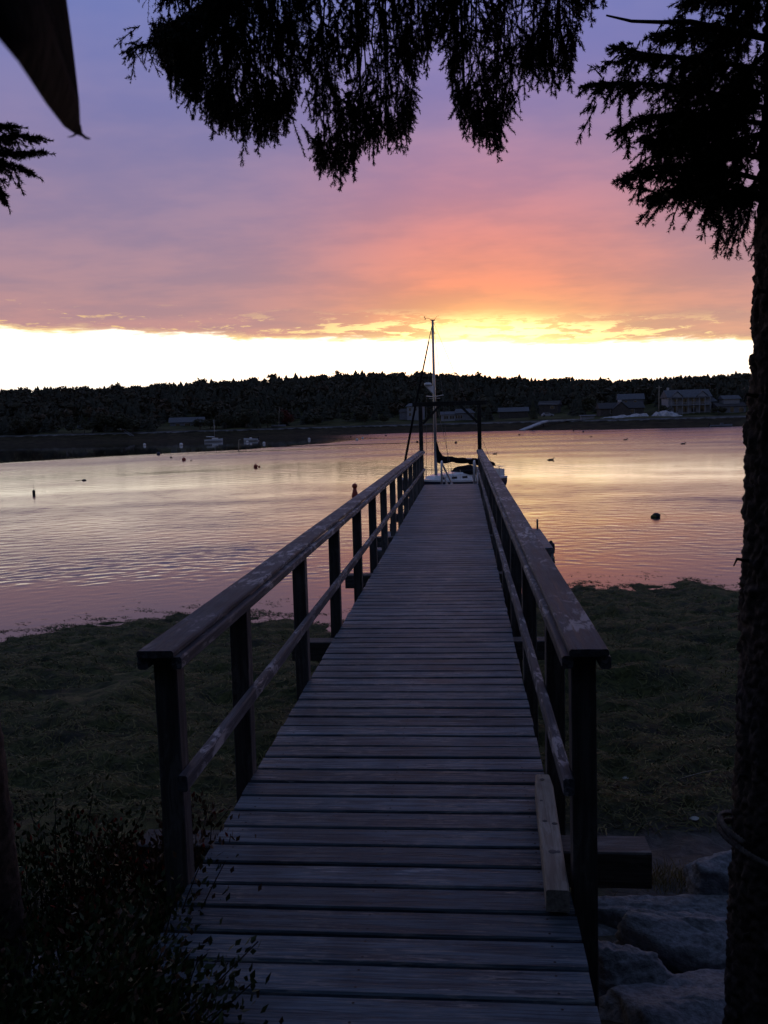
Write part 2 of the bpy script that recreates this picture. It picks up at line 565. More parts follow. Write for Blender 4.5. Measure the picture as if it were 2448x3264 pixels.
def ground_material():
    m, t, b = mat_base('shore_ground')
    pos = t.n('ShaderNodeNewGeometry').outputs['Position']
    s = t.n('ShaderNodeSeparateXYZ')
    t.l(pos, s.inputs[0])
    n1 = t.noise(pos, 0.9, 6, 0.62, 0.5)
    n2 = t.noise(pos, 9.0, 6, 0.65, 0.8)
    weed = t.mix(t.sstep(n2, 0.3, 0.7), (0.020, 0.024, 0.008, 1), (0.080, 0.086, 0.026, 1))
    weed = t.mix(t.sstep(n1, 0.5, 0.68), weed, (0.022, 0.023, 0.014, 1))
    sand = t.mix(t.sstep(n2, 0.3, 0.7), (0.05, 0.048, 0.046, 1), (0.115, 0.11, 0.105, 1))
    soil = t.mix(t.sstep(n2, 0.3, 0.7), (0.022, 0.018, 0.012, 1), (0.05, 0.045, 0.025, 1))
    ys = t.m('ADD', s.outputs[1], t.m('MULTIPLY', t.m('SUBTRACT', n1, 0.5), 3.0))
    xs_ = t.m('ADD', s.outputs[0], t.m('MULTIPLY', t.m('SUBTRACT', n1, 0.5), 1.2))
    c = t.mix(t.m('MULTIPLY', t.sstep(ys, 6.8, 6.0), t.sstep(xs_, 0.4, 0.9)), weed, sand)
    c = t.mix(t.sstep(ys, 4.6, 3.8), c, soil)
    t.l(c, b.inputs['Base Color'])
    b.inputs['Roughness'].default_value = 0.8
    b.inputs['Specular IOR Level'].default_value = 0.15
    bp = t.n('ShaderNodeBump')
    bp.inputs['Distance'].default_value = 0.02
    t.l(n2, bp.inputs['Height'])
    t.l(bp.outputs[0], b.inputs['Normal'])
    return m


M['ground'] = ground_material()


def farland_material():
    m, t, b = mat_base('far_land')
    pos = t.n('ShaderNodeNewGeometry').outputs['Position']
    s = t.n('ShaderNodeSeparateXYZ')
    t.l(pos, s.inputs[0])
    n1 = t.noise(pos, 0.35, 6, 0.65, 0.5)
    n2 = t.noise(pos, 0.08, 4, 0.6, 0.5)
    h = t.m('ADD', t.m('SUBTRACT', s.outputs[2], WATER), t.m('MULTIPLY', t.m('SUBTRACT', n1, 0.5), 1.2))
    weed = t.mix(t.sstep(n1, 0.3, 0.7), (0.016, 0.014, 0.008, 1), (0.055, 0.045, 0.022, 1))
    stone = t.mix(t.sstep(n1, 0.35, 0.65), (0.05, 0.048, 0.045, 1), (0.17, 0.165, 0.165, 1))
    turf = t.mix(t.sstep(n2, 0.35, 0.65), (0.03, 0.034, 0.014, 1), (0.085, 0.082, 0.035, 1))
    c = t.mix(t.sstep(h, 2.35, 2.6), weed, stone)
    c = t.mix(t.sstep(h, 2.7, 3.2), c, turf)
    t.l(c, b.inputs['Base Color'])
    b.inputs['Roughness'].default_value = 0.95
    b.inputs['Specular IOR Level'].default_value = 0.05
    return m


M['farland'] = farland_material()

# ------------------------------------------------------------------ near shore
SHORE = [(-200, 12), (-40, 13.5), (-14, 16.2), (-9.8, 17.5), (-8.8, 18.7), (-6.7, 19.7), (-4.8, 19.6), (-2.85, 18.5), (-1.5, 18.9), (0, 20.4), (1.2, 22.3), (2.8, 23.1), (4.4, 22.6), (5.85, 23.1), (6.65, 22.0), (9, 21.6), (30, 19), (200, 15)]
PROFILE = [(-80, 3.0), (-25, 1.4), (-8, 0.35), (-1, 0.0), (1.6, -0.22), (2.6, -0.62), (4.2, -1.02), (5.5, -1.22), (7, -1.36)]


def fbm(x, y, s, o=4, z=0.0):
    return noise.fractal(Vector((x * s, y * s, z)), 1.0, 2.0, o)


def ground_z(x, y):
    ys = float(interp(x, SHORE)) + 0.35 * fbm(x, 7.0, 0.9, 3) + 0.30 * fbm(x, 3.0, 2.6, 3)
    if y <= 7:
        base = float(interp(y, PROFILE))
    else:
        t = (y - 7.0) / (ys - 7.0)
        base = -1.36 + (WATER + 1.36) * (t if t <= 1 else 1 + (t - 1) * 1.2)
    k = min(1.0, max(0.0, (y - 5.0) / 3.0))
    kl = k * (0.2 + 0.8 * min(1.0, max(0.0, (ys - y) / 5.0)))
    lump = abs(fbm(x, y, 0.55, 4)) * 0.20 + max(0.0, fbm(x + 31, y, 0.33, 3)) * 0.16
    tuft = 0.085 * (1 - abs(fbm(x + 9, y * 1.25, 1.5, 3)) * 1.8)
    return base + (0.06 * fbm(x, y, 1.7, 3)) + kl * (lump - 0.07) + k * (tuft - 0.06)


def spaced(a, b, fine_a, fine_b, step, coarse):
    left = list(np.linspace(a, fine_a, coarse, endpoint=False))
    mid = list(np.arange(fine_a, fine_b, step))
    right = list(np.linspace(fine_b, b, coarse))
    return left + mid + right


xs = spaced(-220, 220, -14, 11, 0.13, 26)
ys = spaced(-90, 36, 0.5, 25, 0.13, 22)
V = np.array([(x, y, ground_z(x, y)) for y in ys for x in xs])
nx, ny = len(xs), len(ys)
ii = np.arange(nx * ny).reshape(ny, nx)
F = np.stack([ii[:-1, :-1], ii[:-1, 1:], ii[1:, 1:], ii[1:, :-1]], -1).reshape(-1, 4)
ground = link('shore_ground', np_mesh('shore_ground', V, F, M['ground'], True))
tag(ground, kind='structure', label='sloping shore of weed, sand and soil below the pier')

# water: polar sheet of wind ripples whose wavelength grows with distance, calmer in slicks and under the far left shore
th_w = np.concatenate([np.arange(-86, -40, 2.5), np.arange(-40, 38, 0.27), np.arange(38, 87, 2.5)])
r_w = np.concatenate([np.exp(np.arange(math.log(12.0), math.log(345.0), 0.0039)), np.array([420.0, 600, 900, 1400, 2200, 3600])])
TH, RR = np.meshgrid(np.radians(th_w), r_w)
LR = np.log(RR)
XW, YW = RR * np.sin(TH), RR * np.cos(TH)
rgw = np.random.default_rng(21)


def soft_noise(u, v, n_, fmax, seed):
    """smooth field in about -1..1 built from a few random waves"""
    rg_ = np.random.default_rng(seed)
    out = np.zeros_like(u)
    for _ in range(n_):
        fu, fv = rg_.normal(0, fmax, 2)
        out += np.sin(u * fu + v * fv + rg_.uniform(0, 6.28))
    return out / math.sqrt(n_ / 2.0) * 0.6


def step(x, a_, b_):
    t_ = np.clip((x - a_) / (b_ - a_), 0, 1)
    return t_ * t_ * (3 - 2 * t_)


wob = soft_noise(TH * 5.0, LR * 9.0, 14, 1.0, 5)
ra = RR * (1 + 0.10 * wob) * (1 + 0.10 * np.sin(TH))
off_shore = YW - np.interp(XW, [p[0] for p in SHORE], [p[1] for p in SHORE])
amp = np.interp(np.log(ra), np.log([12, 20, 24, 28, 34, 50, 60, 70, 84, 100, 140, 240, 330]), [.009, .011, .020, .030, .031, .025, .016, .008, .012, .020, .020, .018, .015])
amp *= 0.35 + 0.65 * step(off_shore, 0.5, 5.0)
amp *= 1 + 0.7 * step(np.degrees(TH), -7.0, -14.0) * step(ra, 22.5, 25.0) * step(ra, 36.0, 29.0)
gust = 0.7 * soft_noise(TH * 7.0, LR * 26.0, 16, 1.0, 9) + 0.7 * soft_noise(TH * 26.0, LR * 40.0, 24, 1.0, 19)
amp *= np.clip(1.0 + 0.45 * gust, 0.30, 1.8)
# calm water under the far left shore mirrors the dark hill; thin calm streaks trail out of it to the right
left = step(np.degrees(TH), -3.0, -11.0)
lim = np.interp(np.degrees(TH), [-40, -28, -20, -14, -9, -5, 0], [120, 138, 150, 158, 185, 235, 300])
calm = left * step(RR * (1 + 0.03 * wob), lim * 0.985, lim * 1.03)
streaks = step(soft_noise(TH * 3.0, LR * 60.0, 18, 1.0, 33), 0.55, 0.8) * step(RR, 120, 170) * step(np.degrees(TH), 2.0, -6.0)
still = np.maximum(calm, streaks * 0.9)
amp *= 1 - 0.94 * still
fine = np.interp(np.log(ra), np.log([12, 22, 30, 45, 58, 70, 84, 105, 150, 330]), [.05, .08, .13, .19, .16, .10, .13, .22, .25, .25])
fine = (fine * np.clip(1.0 + 0.22 * gust, 0.6, 1.4)) * (1 - 0.86 * still)
amp *= step(np.abs(np.degrees(TH)), 42, 38) * step(RR, 344, 330)
hgt = np.zeros_like(RR)
NWV = 46
for i in range(NWV):
    per = 0.0160 * math.exp(rgw.normal(0, .42))          # wavelength / distance
    dr_ = rgw.normal(0.05, .52)                          # crest direction, nearly across the view
    kv, ku = 2 * math.pi / per * math.cos(dr_), 2 * math.pi / per * math.sin(dr_)
    hgt += (per / (2 * math.pi)) * np.sin(LR * kv + TH * ku + rgw.uniform(0, 6.28) + 1.5 * soft_noise(TH * 6, LR * 9, 3, 1.0, 100 + i))
hgt *= RR * amp * math.sqrt(2.0 / NWV)
VW = np.stack([XW, YW, WATER + hgt], -1).reshape(-1, 3)
nx, ny = len(th_w), len(r_w)
ii = np.arange(nx * ny).reshape(ny, nx)
F = np.stack([ii[:-1, :-1], ii[:-1, 1:], ii[1:, 1:], ii[1:, :-1]], -1).reshape(-1, 4)
me = np_mesh('sea_water', VW, F, M['water'], True)
at_ = me.attributes.new('ripple', 'FLOAT', 'POINT')
at_.data.foreach_set('value', np.ascontiguousarray(fine, dtype=np.float32).ravel())
tag(link('sea_water', me), kind='structure', label='rippled bay water reflecting the sunrise')

# ------------------------------------------------------------------ far shore and hill (polar grid about the viewpoint)
S_TAB = [(-75, 330), (-45, 345), (-28.5, 344), (-23.2, 314), (-17.5, 300), (-14, 300), (-11.6, 309), (-7.6, 310), (-3.6, 313), (0.4, 303), (4.4, 294), (8.3, 275), (12, 271), (16.5, 279), (24, 285), (45, 300), (75, 320)]
CREST = [(-75, 24), (-45, 28), (-28.3, 29.5), (-23, 29.6), (-17.4, 31.7), (-12.5, 33.9), (-5.5, 36.0), (0.5, 32.2), (4.5, 27.8), (10.2, 25.0), (13.9, 25.4), (17, 26.2), (30, 28), (75, 24)]


def land_z(th, r):
    """th in degrees from +Y to the right; r metres from the viewpoint"""
    s = r - float(interp(th, S_TAB))
    zc = float(interp(th, CREST)) - 7.5
    crest_s = 600.0 - float(interp(th, S_TAB))
    x, y = r * math.sin(R(th)), r * math.cos(R(th))
    nz = fbm(x, y, 0.05, 3)
    if s < 0:
        return WATER + s * 0.12
    z = float(interp(s, [(0, 0), (6, 0.5), (20, 2.0), (24, 2.9), (60, 4.6), (90, 7.0)]))
    if s > 90:
        t = min(1.0, (s - 90) / (crest_s - 90))
        top = zc - WATER
        z = 7.0 + (top - 7.0) * (t ** 0.8)
        if s > crest_s:
            z = top - (s - crest_s) * 0.02
    return WATER + z + nz * min(1.0, max(0, s / 30)) * 0.8 + (0.25 * fbm(x, y, 0.25, 3) if s < 40 else 0)


ths = np.arange(-75, 75.01, 0.4)
rs = list(np.linspace(255, 350, 60)) + list(np.linspace(355, 950, 60))
V = []
for r_ in rs:
    for th in ths:
        V.append((r_ * math.sin(R(th)), r_ * math.cos(R(th)), land_z(th, r_)))
nx, ny = len(ths), len(rs)
ii = np.arange(nx * ny).reshape(ny, nx)
F = np.stack([ii[:-1, :-1], ii[:-1, 1:], ii[1:, 1:], ii[1:, :-1]], -1).reshape(-1, 4)
hill = link('far_hill', np_mesh('far_hill', np.array(V), F, M['farland'], True))
tag(hill, kind='structure', label='long wooded hill and shore across the bay')


def land_at(x, y):
    return land_z(math.degrees(math.atan2(x, y)), math.hypot(x, y))


# ------------------------------------------------------------------ the pier
XL, XR, Y0, Y1 = -1.04, 0.35, 0.9, 23.0
pier = thing('wooden_pier', 'long weathered wooden pier with railings running out over the shore', 'pier', (0, 0, 0))
plank_meshes = []
for k in range(8):
    mb = MB()
    bow = random.uniform(-0.002, 0.002)
    hw = 0.0680 + random.uniform(-0.0015, 0.001)
    rings = []
    for i in range(5):
        t = i / 4
        x = (t - 0.5) * (XR - XL)
        yy = bow * math.sin(math.pi * t)
        zz = random.uniform(-0.0015, 0.0015)
        c = 0.006
        h = 0.038
        rings.append([(x, yy - hw, zz - h), (x, yy + hw, zz - h), (x, yy + hw, zz - c), (x, yy + hw - c, zz), (x, yy - hw + c, zz), (x, yy - hw, zz - c)])
    mb.loft(rings)
    plank_meshes.append(mb.mesh('deck_plank', M['deck']))
y = Y0
pk = 0
while y < Y1 - 0.05:
    o = link('deck_plank', random.choice(plank_meshes), pier)
    o.location = ((XL + XR) / 2 + random.uniform(-0.004, 0.004), y + 0.0715, random.uniform(-0.0012, 0.0012))
    o.rotation_euler = (random.uniform(-0.006, 0.006), random.uniform(-0.001, 0.001), random.uniform(-0.002, 0.002))
    y += 0.1535 + random.uniform(-0.0015, 0.002)
    pk += 1

POST_Y = [3.02, 4.03, 5.59, 7.12, 8.69, 10.22, 11.71, 13.22, 14.75, 16.25, 17.8, 19.3, 20.8, 22.35]
post_me = MB().cbox(-0.0425, 0.0425, -0.0425, 0.0425, -0.62, 0.872, axis=2, c=0.004).mesh('post', M['post'])
for sx in (-1.0825, 0.3995):
    for py in POST_Y:
        o = link('post', post_me, pier)
        o.location = (sx, py + 0.0425, 0)
        o.rotation_euler = (random.uniform(-0.006, 0.006), random.uniform(-0.006, 0.006), 0)


def long_rail(name, x0, x1, z0, z1, joints, c=0.006, ystart=2.965):
    """a rail along the pier made of boards butted end to end"""
    ends = [ystart] + joints + [22.97]
    for a, b_ in zip(ends[:-1], ends[1:]):
        mb = MB()
        n = max(2, int((b_ - a) / 0.5))
        rings = []
        for i in range(n + 1):
            yy = a + 0.003 + (b_ - a - 0.006) * i / n
            j = 0.004 * fbm(yy, x0 * 9 + z0, 0.8, 2)
            j2 = 0.004 * fbm(yy, x0 * 5 + z0 + 40, 0.8, 2)
            ring = [(x0 + c + j, yy, z0 + j2), (x1 - c + j, yy, z0 + j2), (x1 + j, yy, z0 + c + j2), (x1 + j, yy, z1 - c + j2), (x1 - c + j, yy, z1 + j2), (x0 + c + j, yy, z1 + j2), (x0 + j, yy, z1 - c + j2), (x0 + j, yy, z0 + c + j2)]
            rings.append([(p[0] - (x0 + x1) / 2, p[1] - a, p[2] - z1) for p in ring][::-1])
        mb.loft(rings)
        o = mb.build(name, M['rail'], pier)
        o.location = ((x0 + x1) / 2, a, z1)


long_rail('cap_rail', -1.158, -1.025, 0.874, 0.900, [5.72, 9.1, 12.7, 16.4, 19.9], ystart=2.95)
long_rail('cap_rail', 0.340, 0.472, 0.874, 0.900, [5.72, 8.9, 12.3, 16.2, 19.7], ystart=2.95)
long_rail('side_rail', -1.0385, -1.0015, 0.828, 0.8725, [5.75, 9.4, 13.1, 16.8, 20.2])
long_rail('side_rail', -1.163, -1.126, 0.828, 0.8725, [6.1, 10.4, 14.5, 18.5])
long_rail('side_rail', 0.318, 0.3555, 0.828, 0.8725, [6.3, 10.2, 14.1, 18.0])
long_rail('side_rail', 0.4435, 0.480, 0.828, 0.8725, [6.3, 10.2, 14.1, 18.0])
long_rail('lower_rail', -1.0385, -1.0015, 0.380, 0.440, [5.70, 9.35, 13.0, 16.6, 20.1])
long_rail('lower_rail', 0.318, 0.3555, 0.380, 0.440, [7.2, 11.7, 16.2, 20.0])

BEAM_Y = [3.48, 6.84, 9.86, 13.08, 16.3, 19.5, 22.55]
for i, by in enumerate(BEAM_Y):
    x0, x1 = -1.37 + random.uniform(-.02, .02), 0.695 + random.uniform(-.015, .015)
    mb = MB().cbox(-(x1 - x0) / 2, (x1 - x0) / 2, -0.075, 0.075, -0.15, 0.0, 0, 0.006)
    o = mb.build('cross_beam', M['beam'], pier)
    o.location = ((x0 + x1) / 2, by, -0.0415)
    for px in (-0.93, 0.24):
        gz = min(ground_z(px, by) - 0.4, WATER - 0.6 if by > 19 else 99)
        mb = MB().tube([(0, 0, gz + 0.19), (0.01, 0.01, (gz + 0.19) / 2), (0, 0, 0)], [0.12, 0.115, 0.105], 12)
        o = mb.build('pile', M['post'], pier, True)
        o.location = (px, by, -0.193)
for sx in (-0.95, -0.35, 0.25):
    cuts = [Y0 + 0.015] + [v for by in BEAM_Y for v in (by - 0.078, by + 0.078)] + [Y1 - 0.02]
    for ya, yb in zip(cuts[0::2], cuts[1::2]):
        o = MB().cbox(-0.022, 0.022, 0, yb - ya, -0.143, 0, 1, 0.004).build('stringer', M['rail'], pier)
        o.location = (sx, ya, -0.0405)
# portal frame at the sea end
for sx in (-1.0825, 0.3995):
    MB().cbox(sx - 0.05, sx + 0.05, 22.62, 22.72, -0.6, 2.02, 2, 0.006).build('gate_post', M['oldpost'], pier)
MB().cbox(-1.285, 0.60, 22.62, 22.72, 2.022, 2.13, 0, 0.006).build('gate_header', M['oldpost'], pier)
MB().bar((-1.03, 22.67, 1.58), (-0.62, 22.67, 2.0), 0.06, 0.08, (0, 1, 0)).build('gate_brace', M['oldpost'], pier)
MB().bar((0.35, 22.67, 1.58), (-0.06, 22.67, 2.0), 0.06, 0.08, (0, 1, 0)).build('gate_brace', M['oldpost'], pier)

# loose timber lying along the right edge of the deck
tb = MB()
rings = []
for i in range(9):
    t = i / 8
    hw = 0.039 - (0.008 if i == 8 else 0)
    zt = 0.083 - (0.006 if i == 8 else 0)
    c = 0.006
    rings.append([(-hw, t, 0.004), (hw, t, 0.004), (hw, t, zt - c), (hw - c, t, zt), (-hw + c, t, zt), (-hw, t, zt - c)][::-1])
tb.loft(rings)
o = tb.build('timber_block', M['newwood'])
o.location = (0.288, 2.885, 0.003)
o.rotation_euler = (0, 0, R(-2.1))
tag(o, 'pale knotty timber block lying on the right edge of the pier deck', 'timber')
for kx, ky, kr in ((-0.005, 0.93, 0.011), (-0.015, 0.52, 0.010), (0.022, 0.50, 0.012), (0.0, 0.27, 0.016), (0.02, 0.27, 0.010), (-0.02, 0.71, 0.007)):
    kn = MB().lathe([(kr, 0.0), (kr * 0.9, 0.0012), (kr * 0.3, 0.0016)], (kx, ky, 0.0828), 9)
    kn.build('knot', M['beam'], o)

# ------------------------------------------------------------------ gangway and float beyond the pier end
gw = thing('gangway', 'aluminium gangway with white looped handrails sloping down from the pier end', 'gangway', (-0.2, 23.1, -0.03), R(-5.0))
GL, GD = 8.2, -2.28
MB().bar((0, 0, -0.03), (0, GL, GD), 0.84, 0.05).build('walkway', M['metal'], gw)
for i in range(1, 28):
    t = i / 28
    MB().bar((-0.38, GL * t, GD * t + 0.03), (0.38, GL * t, GD * t + 0.03), 0.03, 0.015).build('tread', M['metal'], gw)
for sx in (-0.43, 0.43):
    pts = [(sx, 0.32, 0.0), (sx, 0.30, 0.44), (sx, 0.33, 0.56), (sx, 0.42, 0.60), (sx, 0.54, 0.52)]
    pts += [(sx, 0.54 + (GL - 0.9) * t, 0.52 + (GD + 0.2) * t) for t in (0.25, 0.5, 0.75, 1.0)]
    MB().tube(pts, 0.027, 8).build('handrail', M['white'], gw, True)
    pts = [(sx, 0.34, 0.28)] + [(sx, 0.54 + (GL - 0.9) * t, 0.24 + (GD + 0.2) * t) for t in (0.0, 0.5, 1.0)]
    MB().tube(pts, 0.018, 6).build('middle_rail', M['white'], gw, True)
    for t in (0.12, 0.3, 0.48, 0.66, 0.84):
        yy = 0.54 + (GL - 0.9) * t
        MB().tube([(sx, yy, GD * yy / GL), (sx, yy, 0.52 + (GD + 0.2) * t)], 0.018, 6).build('stanchion', M['white'], gw, True)

fl = thing('floating_dock', 'low slatted floating dock on the water beyond the pier end', 'dock', (0, 0, 0))
FX0, FX1, FY0, FY1, FZ = -2.85, 2.68, 27.4, 32.2, -2.35
n = 30
dk = MB().cbox(FX0, FX1, -0.072, 0.072, -0.04, 0, 0, 0.005).mesh('float_plank', M['deck'])
for i in range(n):
    o = link('float_plank', dk, fl)
    o.location = (0, FY0 + 0.08 + i * (FY1 - FY0 - 0.16) / (n - 1), FZ + random.uniform(-.002, .002))
MB().box(FX0 - 0.02, FX0 + 0.06, FY0 - 0.02, FY1 + 0.02, FZ - 0.36, FZ - 0.043).build('side_timber', M['rail'], fl)
MB().box(FX1 - 0.06, FX1 + 0.02, FY0 - 0.02, FY1 + 0.02, FZ - 0.36, FZ - 0.043).build('side_timber', M['rail'], fl)
MB().box(FX0 + 0.065, FX1 - 0.065, FY0 - 0.02, FY0 + 0.06, FZ - 0.36, FZ - 0.043).build('side_timber', M['beam'], fl)
MB().box(FX0 + 0.065, FX1 - 0.065, FY1 - 0.06, FY1 + 0.02, FZ - 0.36, FZ - 0.043).build('side_timber', M['beam'], fl)
for xx in (-2.0, 0.0, 1.9):
    MB().ball((xx, 29.8, FZ - 0.33), 0.35, 2.1, 0.25, 10, 6).build('flotation', M['black'], fl, True)
MB().tube([(2.58, 32.0, FZ), (2.58, 32.0, FZ + 0.36)], 0.035, 8).build('mooring_post', M['post'], fl, True)
MB().tube([(-2.72, 32.0, FZ), (-2.72, 32.0, FZ + 0.30)], 0.035, 8).build('mooring_post', M['post'], fl, True)
for yy in (28.3, 28.9):
    MB().lathe([(0.02, -0.22), (0.06, -0.18), (0.07, -0.04), (0.06, 0.1), (0.02, 0.14)], (2.76, yy, FZ - 0.12), 10).build('fender', M['black'], fl, True)

# ------------------------------------------------------------------ sailing yacht behind the float
yacht = thing('sailing_yacht', 'sailing yacht with furled sail and tall mast moored past the pier end', 'sailboat', (-0.81, 50.6, WATER), R(180 + 38))
# local +X is the bow (towards the left and nearer the camera)
HL, HA = 3.45, 3.55     # bow and stern lengths from the mast-side origin


def hull_ring(x):
    t = (x + HA) / (HL + HA)
    beam = 1.18 * (1 - max(0, (t - 0.42) / 0.58) ** 2.1) * (1 - 0.30 * max(0, (0.42 - t) / 0.42) ** 2)
    beam = max(beam, 0.02)
    top = 0.92 + 0.28 * max(0, (t - 0.4) / 0.6) ** 1.6 + 0.05 * max(0, (0.3 - t) / 0.3)
    keel = -0.35 + 1.1 * max(0, (t - 0.80) / 0.20) ** 1.5 + 0.45 * max(0, (0.14 - t) / 0.14)
    pts = []
    for k in range(9):
        a = k / 8
        yy = beam * (1 - (1 - a) ** 2.6)
        zz = keel + (top - keel) * a ** 1.35
        pts.append((x, yy, zz))
    return pts, beam, top


stations = [-HA + (HL + HA) * i / 18 for i in range(19)]
rings = []
deckL = []
for x in stations:
    pts, beam, top = hull_ring(x)
    rings.append([(p[0], -p[1], p[2]) for p in pts[::-1]] + pts[1:])
    deckL.append((x, beam, top))
mb = MB()
mb.loft(rings, close=False, caps=False)
mb.add(rings[0], [tuple(range(len(rings[0])))])
mb.build('hull', M['navy'], yacht, True)
mb = MB()
mb.loft([[(x, -b_ * 1.01, z - 0.05), (x, -b_ * 1.012, z + 0.05), (x, -b_ * 0.93, z + 0.055), (x, 0, z + 0.085), (x, b_ * 0.93, z + 0.055), (x, b_ * 1.012, z + 0.05), (x, b_ * 1.01, z - 0.05)] for x, b_, z in deckL], close=False)
mb.build('deck', M['whitehull'], yacht)
mb = MB()
cab = []
for x, hw, h in ((1.55, 0.42, 0.06), (1.35, 0.55, 0.30), (0.6, 0.72, 0.40), (-0.3, 0.80, 0.44), (-0.95, 0.80, 0.45), (-1.05, 0.78, 0.10)):
    cab.append([(x, -hw, 0.94), (x, -hw * 0.93, 0.94 + h * 0.8), (x, -hw * 0.7, 0.94 + h), (x, hw * 0.7, 0.94 + h), (x, hw * 0.93, 0.94 + h * 0.8), (x, hw, 0.94)][::-1])
mb.loft(cab)
mb.build('cabin', M['whitehull'], yacht)
for sy in (-1, 1):
    for x, ln in ((0.85, 0.28), (0.25, 0.34), (-0.45, 0.34)):
        hw = float(interp(x, [(-0.95, .80), (-0.3, .80), (.6, .72), (1.35, .55)]))
        MB().bar((x - ln / 2, sy * (hw - 0.015), 1.12), (x + ln / 2, sy * (hw - 0.02 - 0.02 * ln), 1.12), 0.03, 0.12).build('cabin_window', M['glass'], yacht)
# cockpit coamings, dodger, helm
for sy in (-1, 1):
    MB().bar((-1.08, sy * 0.74, 1.08), (-2.75, sy * 0.66, 1.06), 0.08, 0.22).build('coaming', M['whitehull'], yacht)
MB().box(-2.7, -1.1, -0.6, 0.6, 0.98, 1.004).build('cockpit_sole', M['darkcloth'], yacht)
dod = []
for i in range(9):
    a = math.pi * i / 8
    dod.append((0.80 * math.cos(a), 0.62 * math.sin(a) ** 0.7 if 0 < i < 8 else 0))
mb = MB()
mb.loft([[(-0.45, p[0] * 0.92, 1.34 + 0.02 * p[1]) for p in dod], [(-0.75, p[0], 1.24 + 0.72 * p[1]) for p in dod], [(-1.45, p[0], 1.18 + 0.92 * p[1]) for p in dod], [(-1.45, p[0] * 0.97, 1.18 + 0.88 * p[1]) for p in dod]], close=False, caps=False)
mb.build('dodger', M['darkcloth'], yacht, True)
for xx in (-2.35,):
    hoop = [(xx, 0.75 * math.cos(math.pi * i / 10), 1.0 + 1.02 * math.sin(math.pi * i / 10) ** 0.55) for i in range(11)]
    MB().tube(hoop, 0.022, 6).build('bimini_hoop', M['metal'], yacht, True)
mb = MB()
mb.loft([[(-2.72, 0.78 * math.cos(math.pi * i / 8), 1.62 + 0.30 * math.sin(math.pi * i / 8) ** 0.6 if 0 < i < 8 else 1.62) for i in range(9)], [(-1.95, 0.78 * math.cos(math.pi * i / 8), 1.72 + 0.34 * math.sin(math.pi * i / 8) ** 0.6 if 0 < i < 8 else 1.72) for i in range(9)]], close=False, caps=False)
mb.build('bimini', M['darkcloth'], yacht, True)
MB().box(-2.62, -2.2, -0.2, 0.2, 1.0, 1.52).build('helm_pedestal', M['whitehull'], yacht)
# spars
MX = 1.0
MB().tube([(MX, 0, 1.3), (MX, 0, 5.6), (MX, 0, 9.86)], [0.085, 0.08, 0.062], 10).build('mast', M['spar'], yacht, True)
MB().tube([(MX - 0.05, 0, 2.22), (-2.3, 0, 2.02)], 0.06, 8).build('boom', M['spar'], yacht, True)
sail = []
for i in range(15):
    t = i / 14
    x = MX - 0.03 - 3.1 * t
    low = 2.14 - 0.19 * t - 0.10 - 0.12 * abs(math.sin(7 * t + 0.6)) * (1 - 0.3 * t)
    top = 2.25 - 0.17 * t + 0.95 * max(0, 1 - t / 0.12) ** 1.6 + 0.20 * (1 - t) ** 2 + 0.03 * math.sin(23 * t)
    wd = 0.13 - 0.05 * t
    c = (low + top) / 2
    h = (top - low) / 2
    sail.append([(x, wd * math.cos(a), c + h * math.sin(a)) for a in [2 * math.pi * k / 10 for k in range(10)]])
MB().loft(sail).build('furled_sail', M['darkcloth'], yacht, True)
BX = HL - 0.10
MB().tube([(MX + 0.06, 0, 9.55), (MX + 0.35, 0, 8.55)], 0.024, 5).build('forestay', M['wire'], yacht)
MB().tube([(MX + 0.30, 0, 8.7), (MX + 0.68, 0, 7.35), (MX + 1.3, 0, 5.2), (BX - 0.3, 0, 2.3), (BX, 0, 1.32)], [0.038, 0.045, 0.06, 0.066, 0.035], 8).build('furled_jib', M['darkcloth'], yacht, True)
MB().tube([(MX - 0.05, 0, 9.8), (-HA + 0.1, 0, 1.05)], 0.010, 5).build('backstay', M['wire'], yacht)
for sy in (-1, 1):
    MB().tube([(MX, sy * 0.06, 9.6), (MX - 0.03, sy * 0.75, 5.72), (MX - 0.1, sy * 1.10, 1.02)], 0.010, 5).build('shroud', M['wire'], yacht)
    MB().tube([(MX, sy * 0.06, 5.6), (MX - 0.45, sy * 1.08, 1.02)], 0.009, 5).build('shroud', M['wire'], yacht)
    MB().bar((MX, sy * 0.05, 5.68), (MX - 0.03, sy * 0.78, 5.74), 0.09, 0.03).build('spreader', M['white'], yacht)
    MB().bar((MX - 0.02, sy * 0.18, 5.58), (MX - 0.02, sy * 0.50, 5.58), 0.05, 0.02).build('spreader_light', M['white'], yacht)
mb = MB()
mb.add([(MX + 0.08, -0.06, 6.28), (MX + 0.08, -0.06, 5.82), (MX + 0.58, -0.05, 6.26), (MX + 0.08, 0.06, 6.28), (MX + 0.08, 0.06, 5.82), (MX + 0.58, 0.05, 6.26)], [(0, 1, 2), (5, 4, 3), (0, 3, 4, 1), (1, 4, 5, 2), (2, 5, 3, 0)])
mb.build('radar_bracket', M['white'], yacht)
MB().lathe([(0.15, 0), (0.21, 0.02), (0.215, 0.10), (0.18, 0.15), (0.08, 0.165)], (MX + 0.42, 0, 6.29), 14).build('radar_dome', M['white'], yacht, True)
MB().bar((MX + 0.12, 0, 9.89), (MX - 0.14, 0, 9.89), 0.07, 0.05).build('masthead', M['wire'], yacht)
MB().tube([(MX + 0.08, 0, 9.9), (MX + 0.30, 0.02, 9.98), (MX + 0.55, 0.03, 9.97)], 0.010, 5).build('wind_vane', M['wire'], yacht)
MB().ball((MX + 0.57, 0.03, 10.03), 0.035, n=8, m=5).build('wind_cup', M['wire'], yacht)
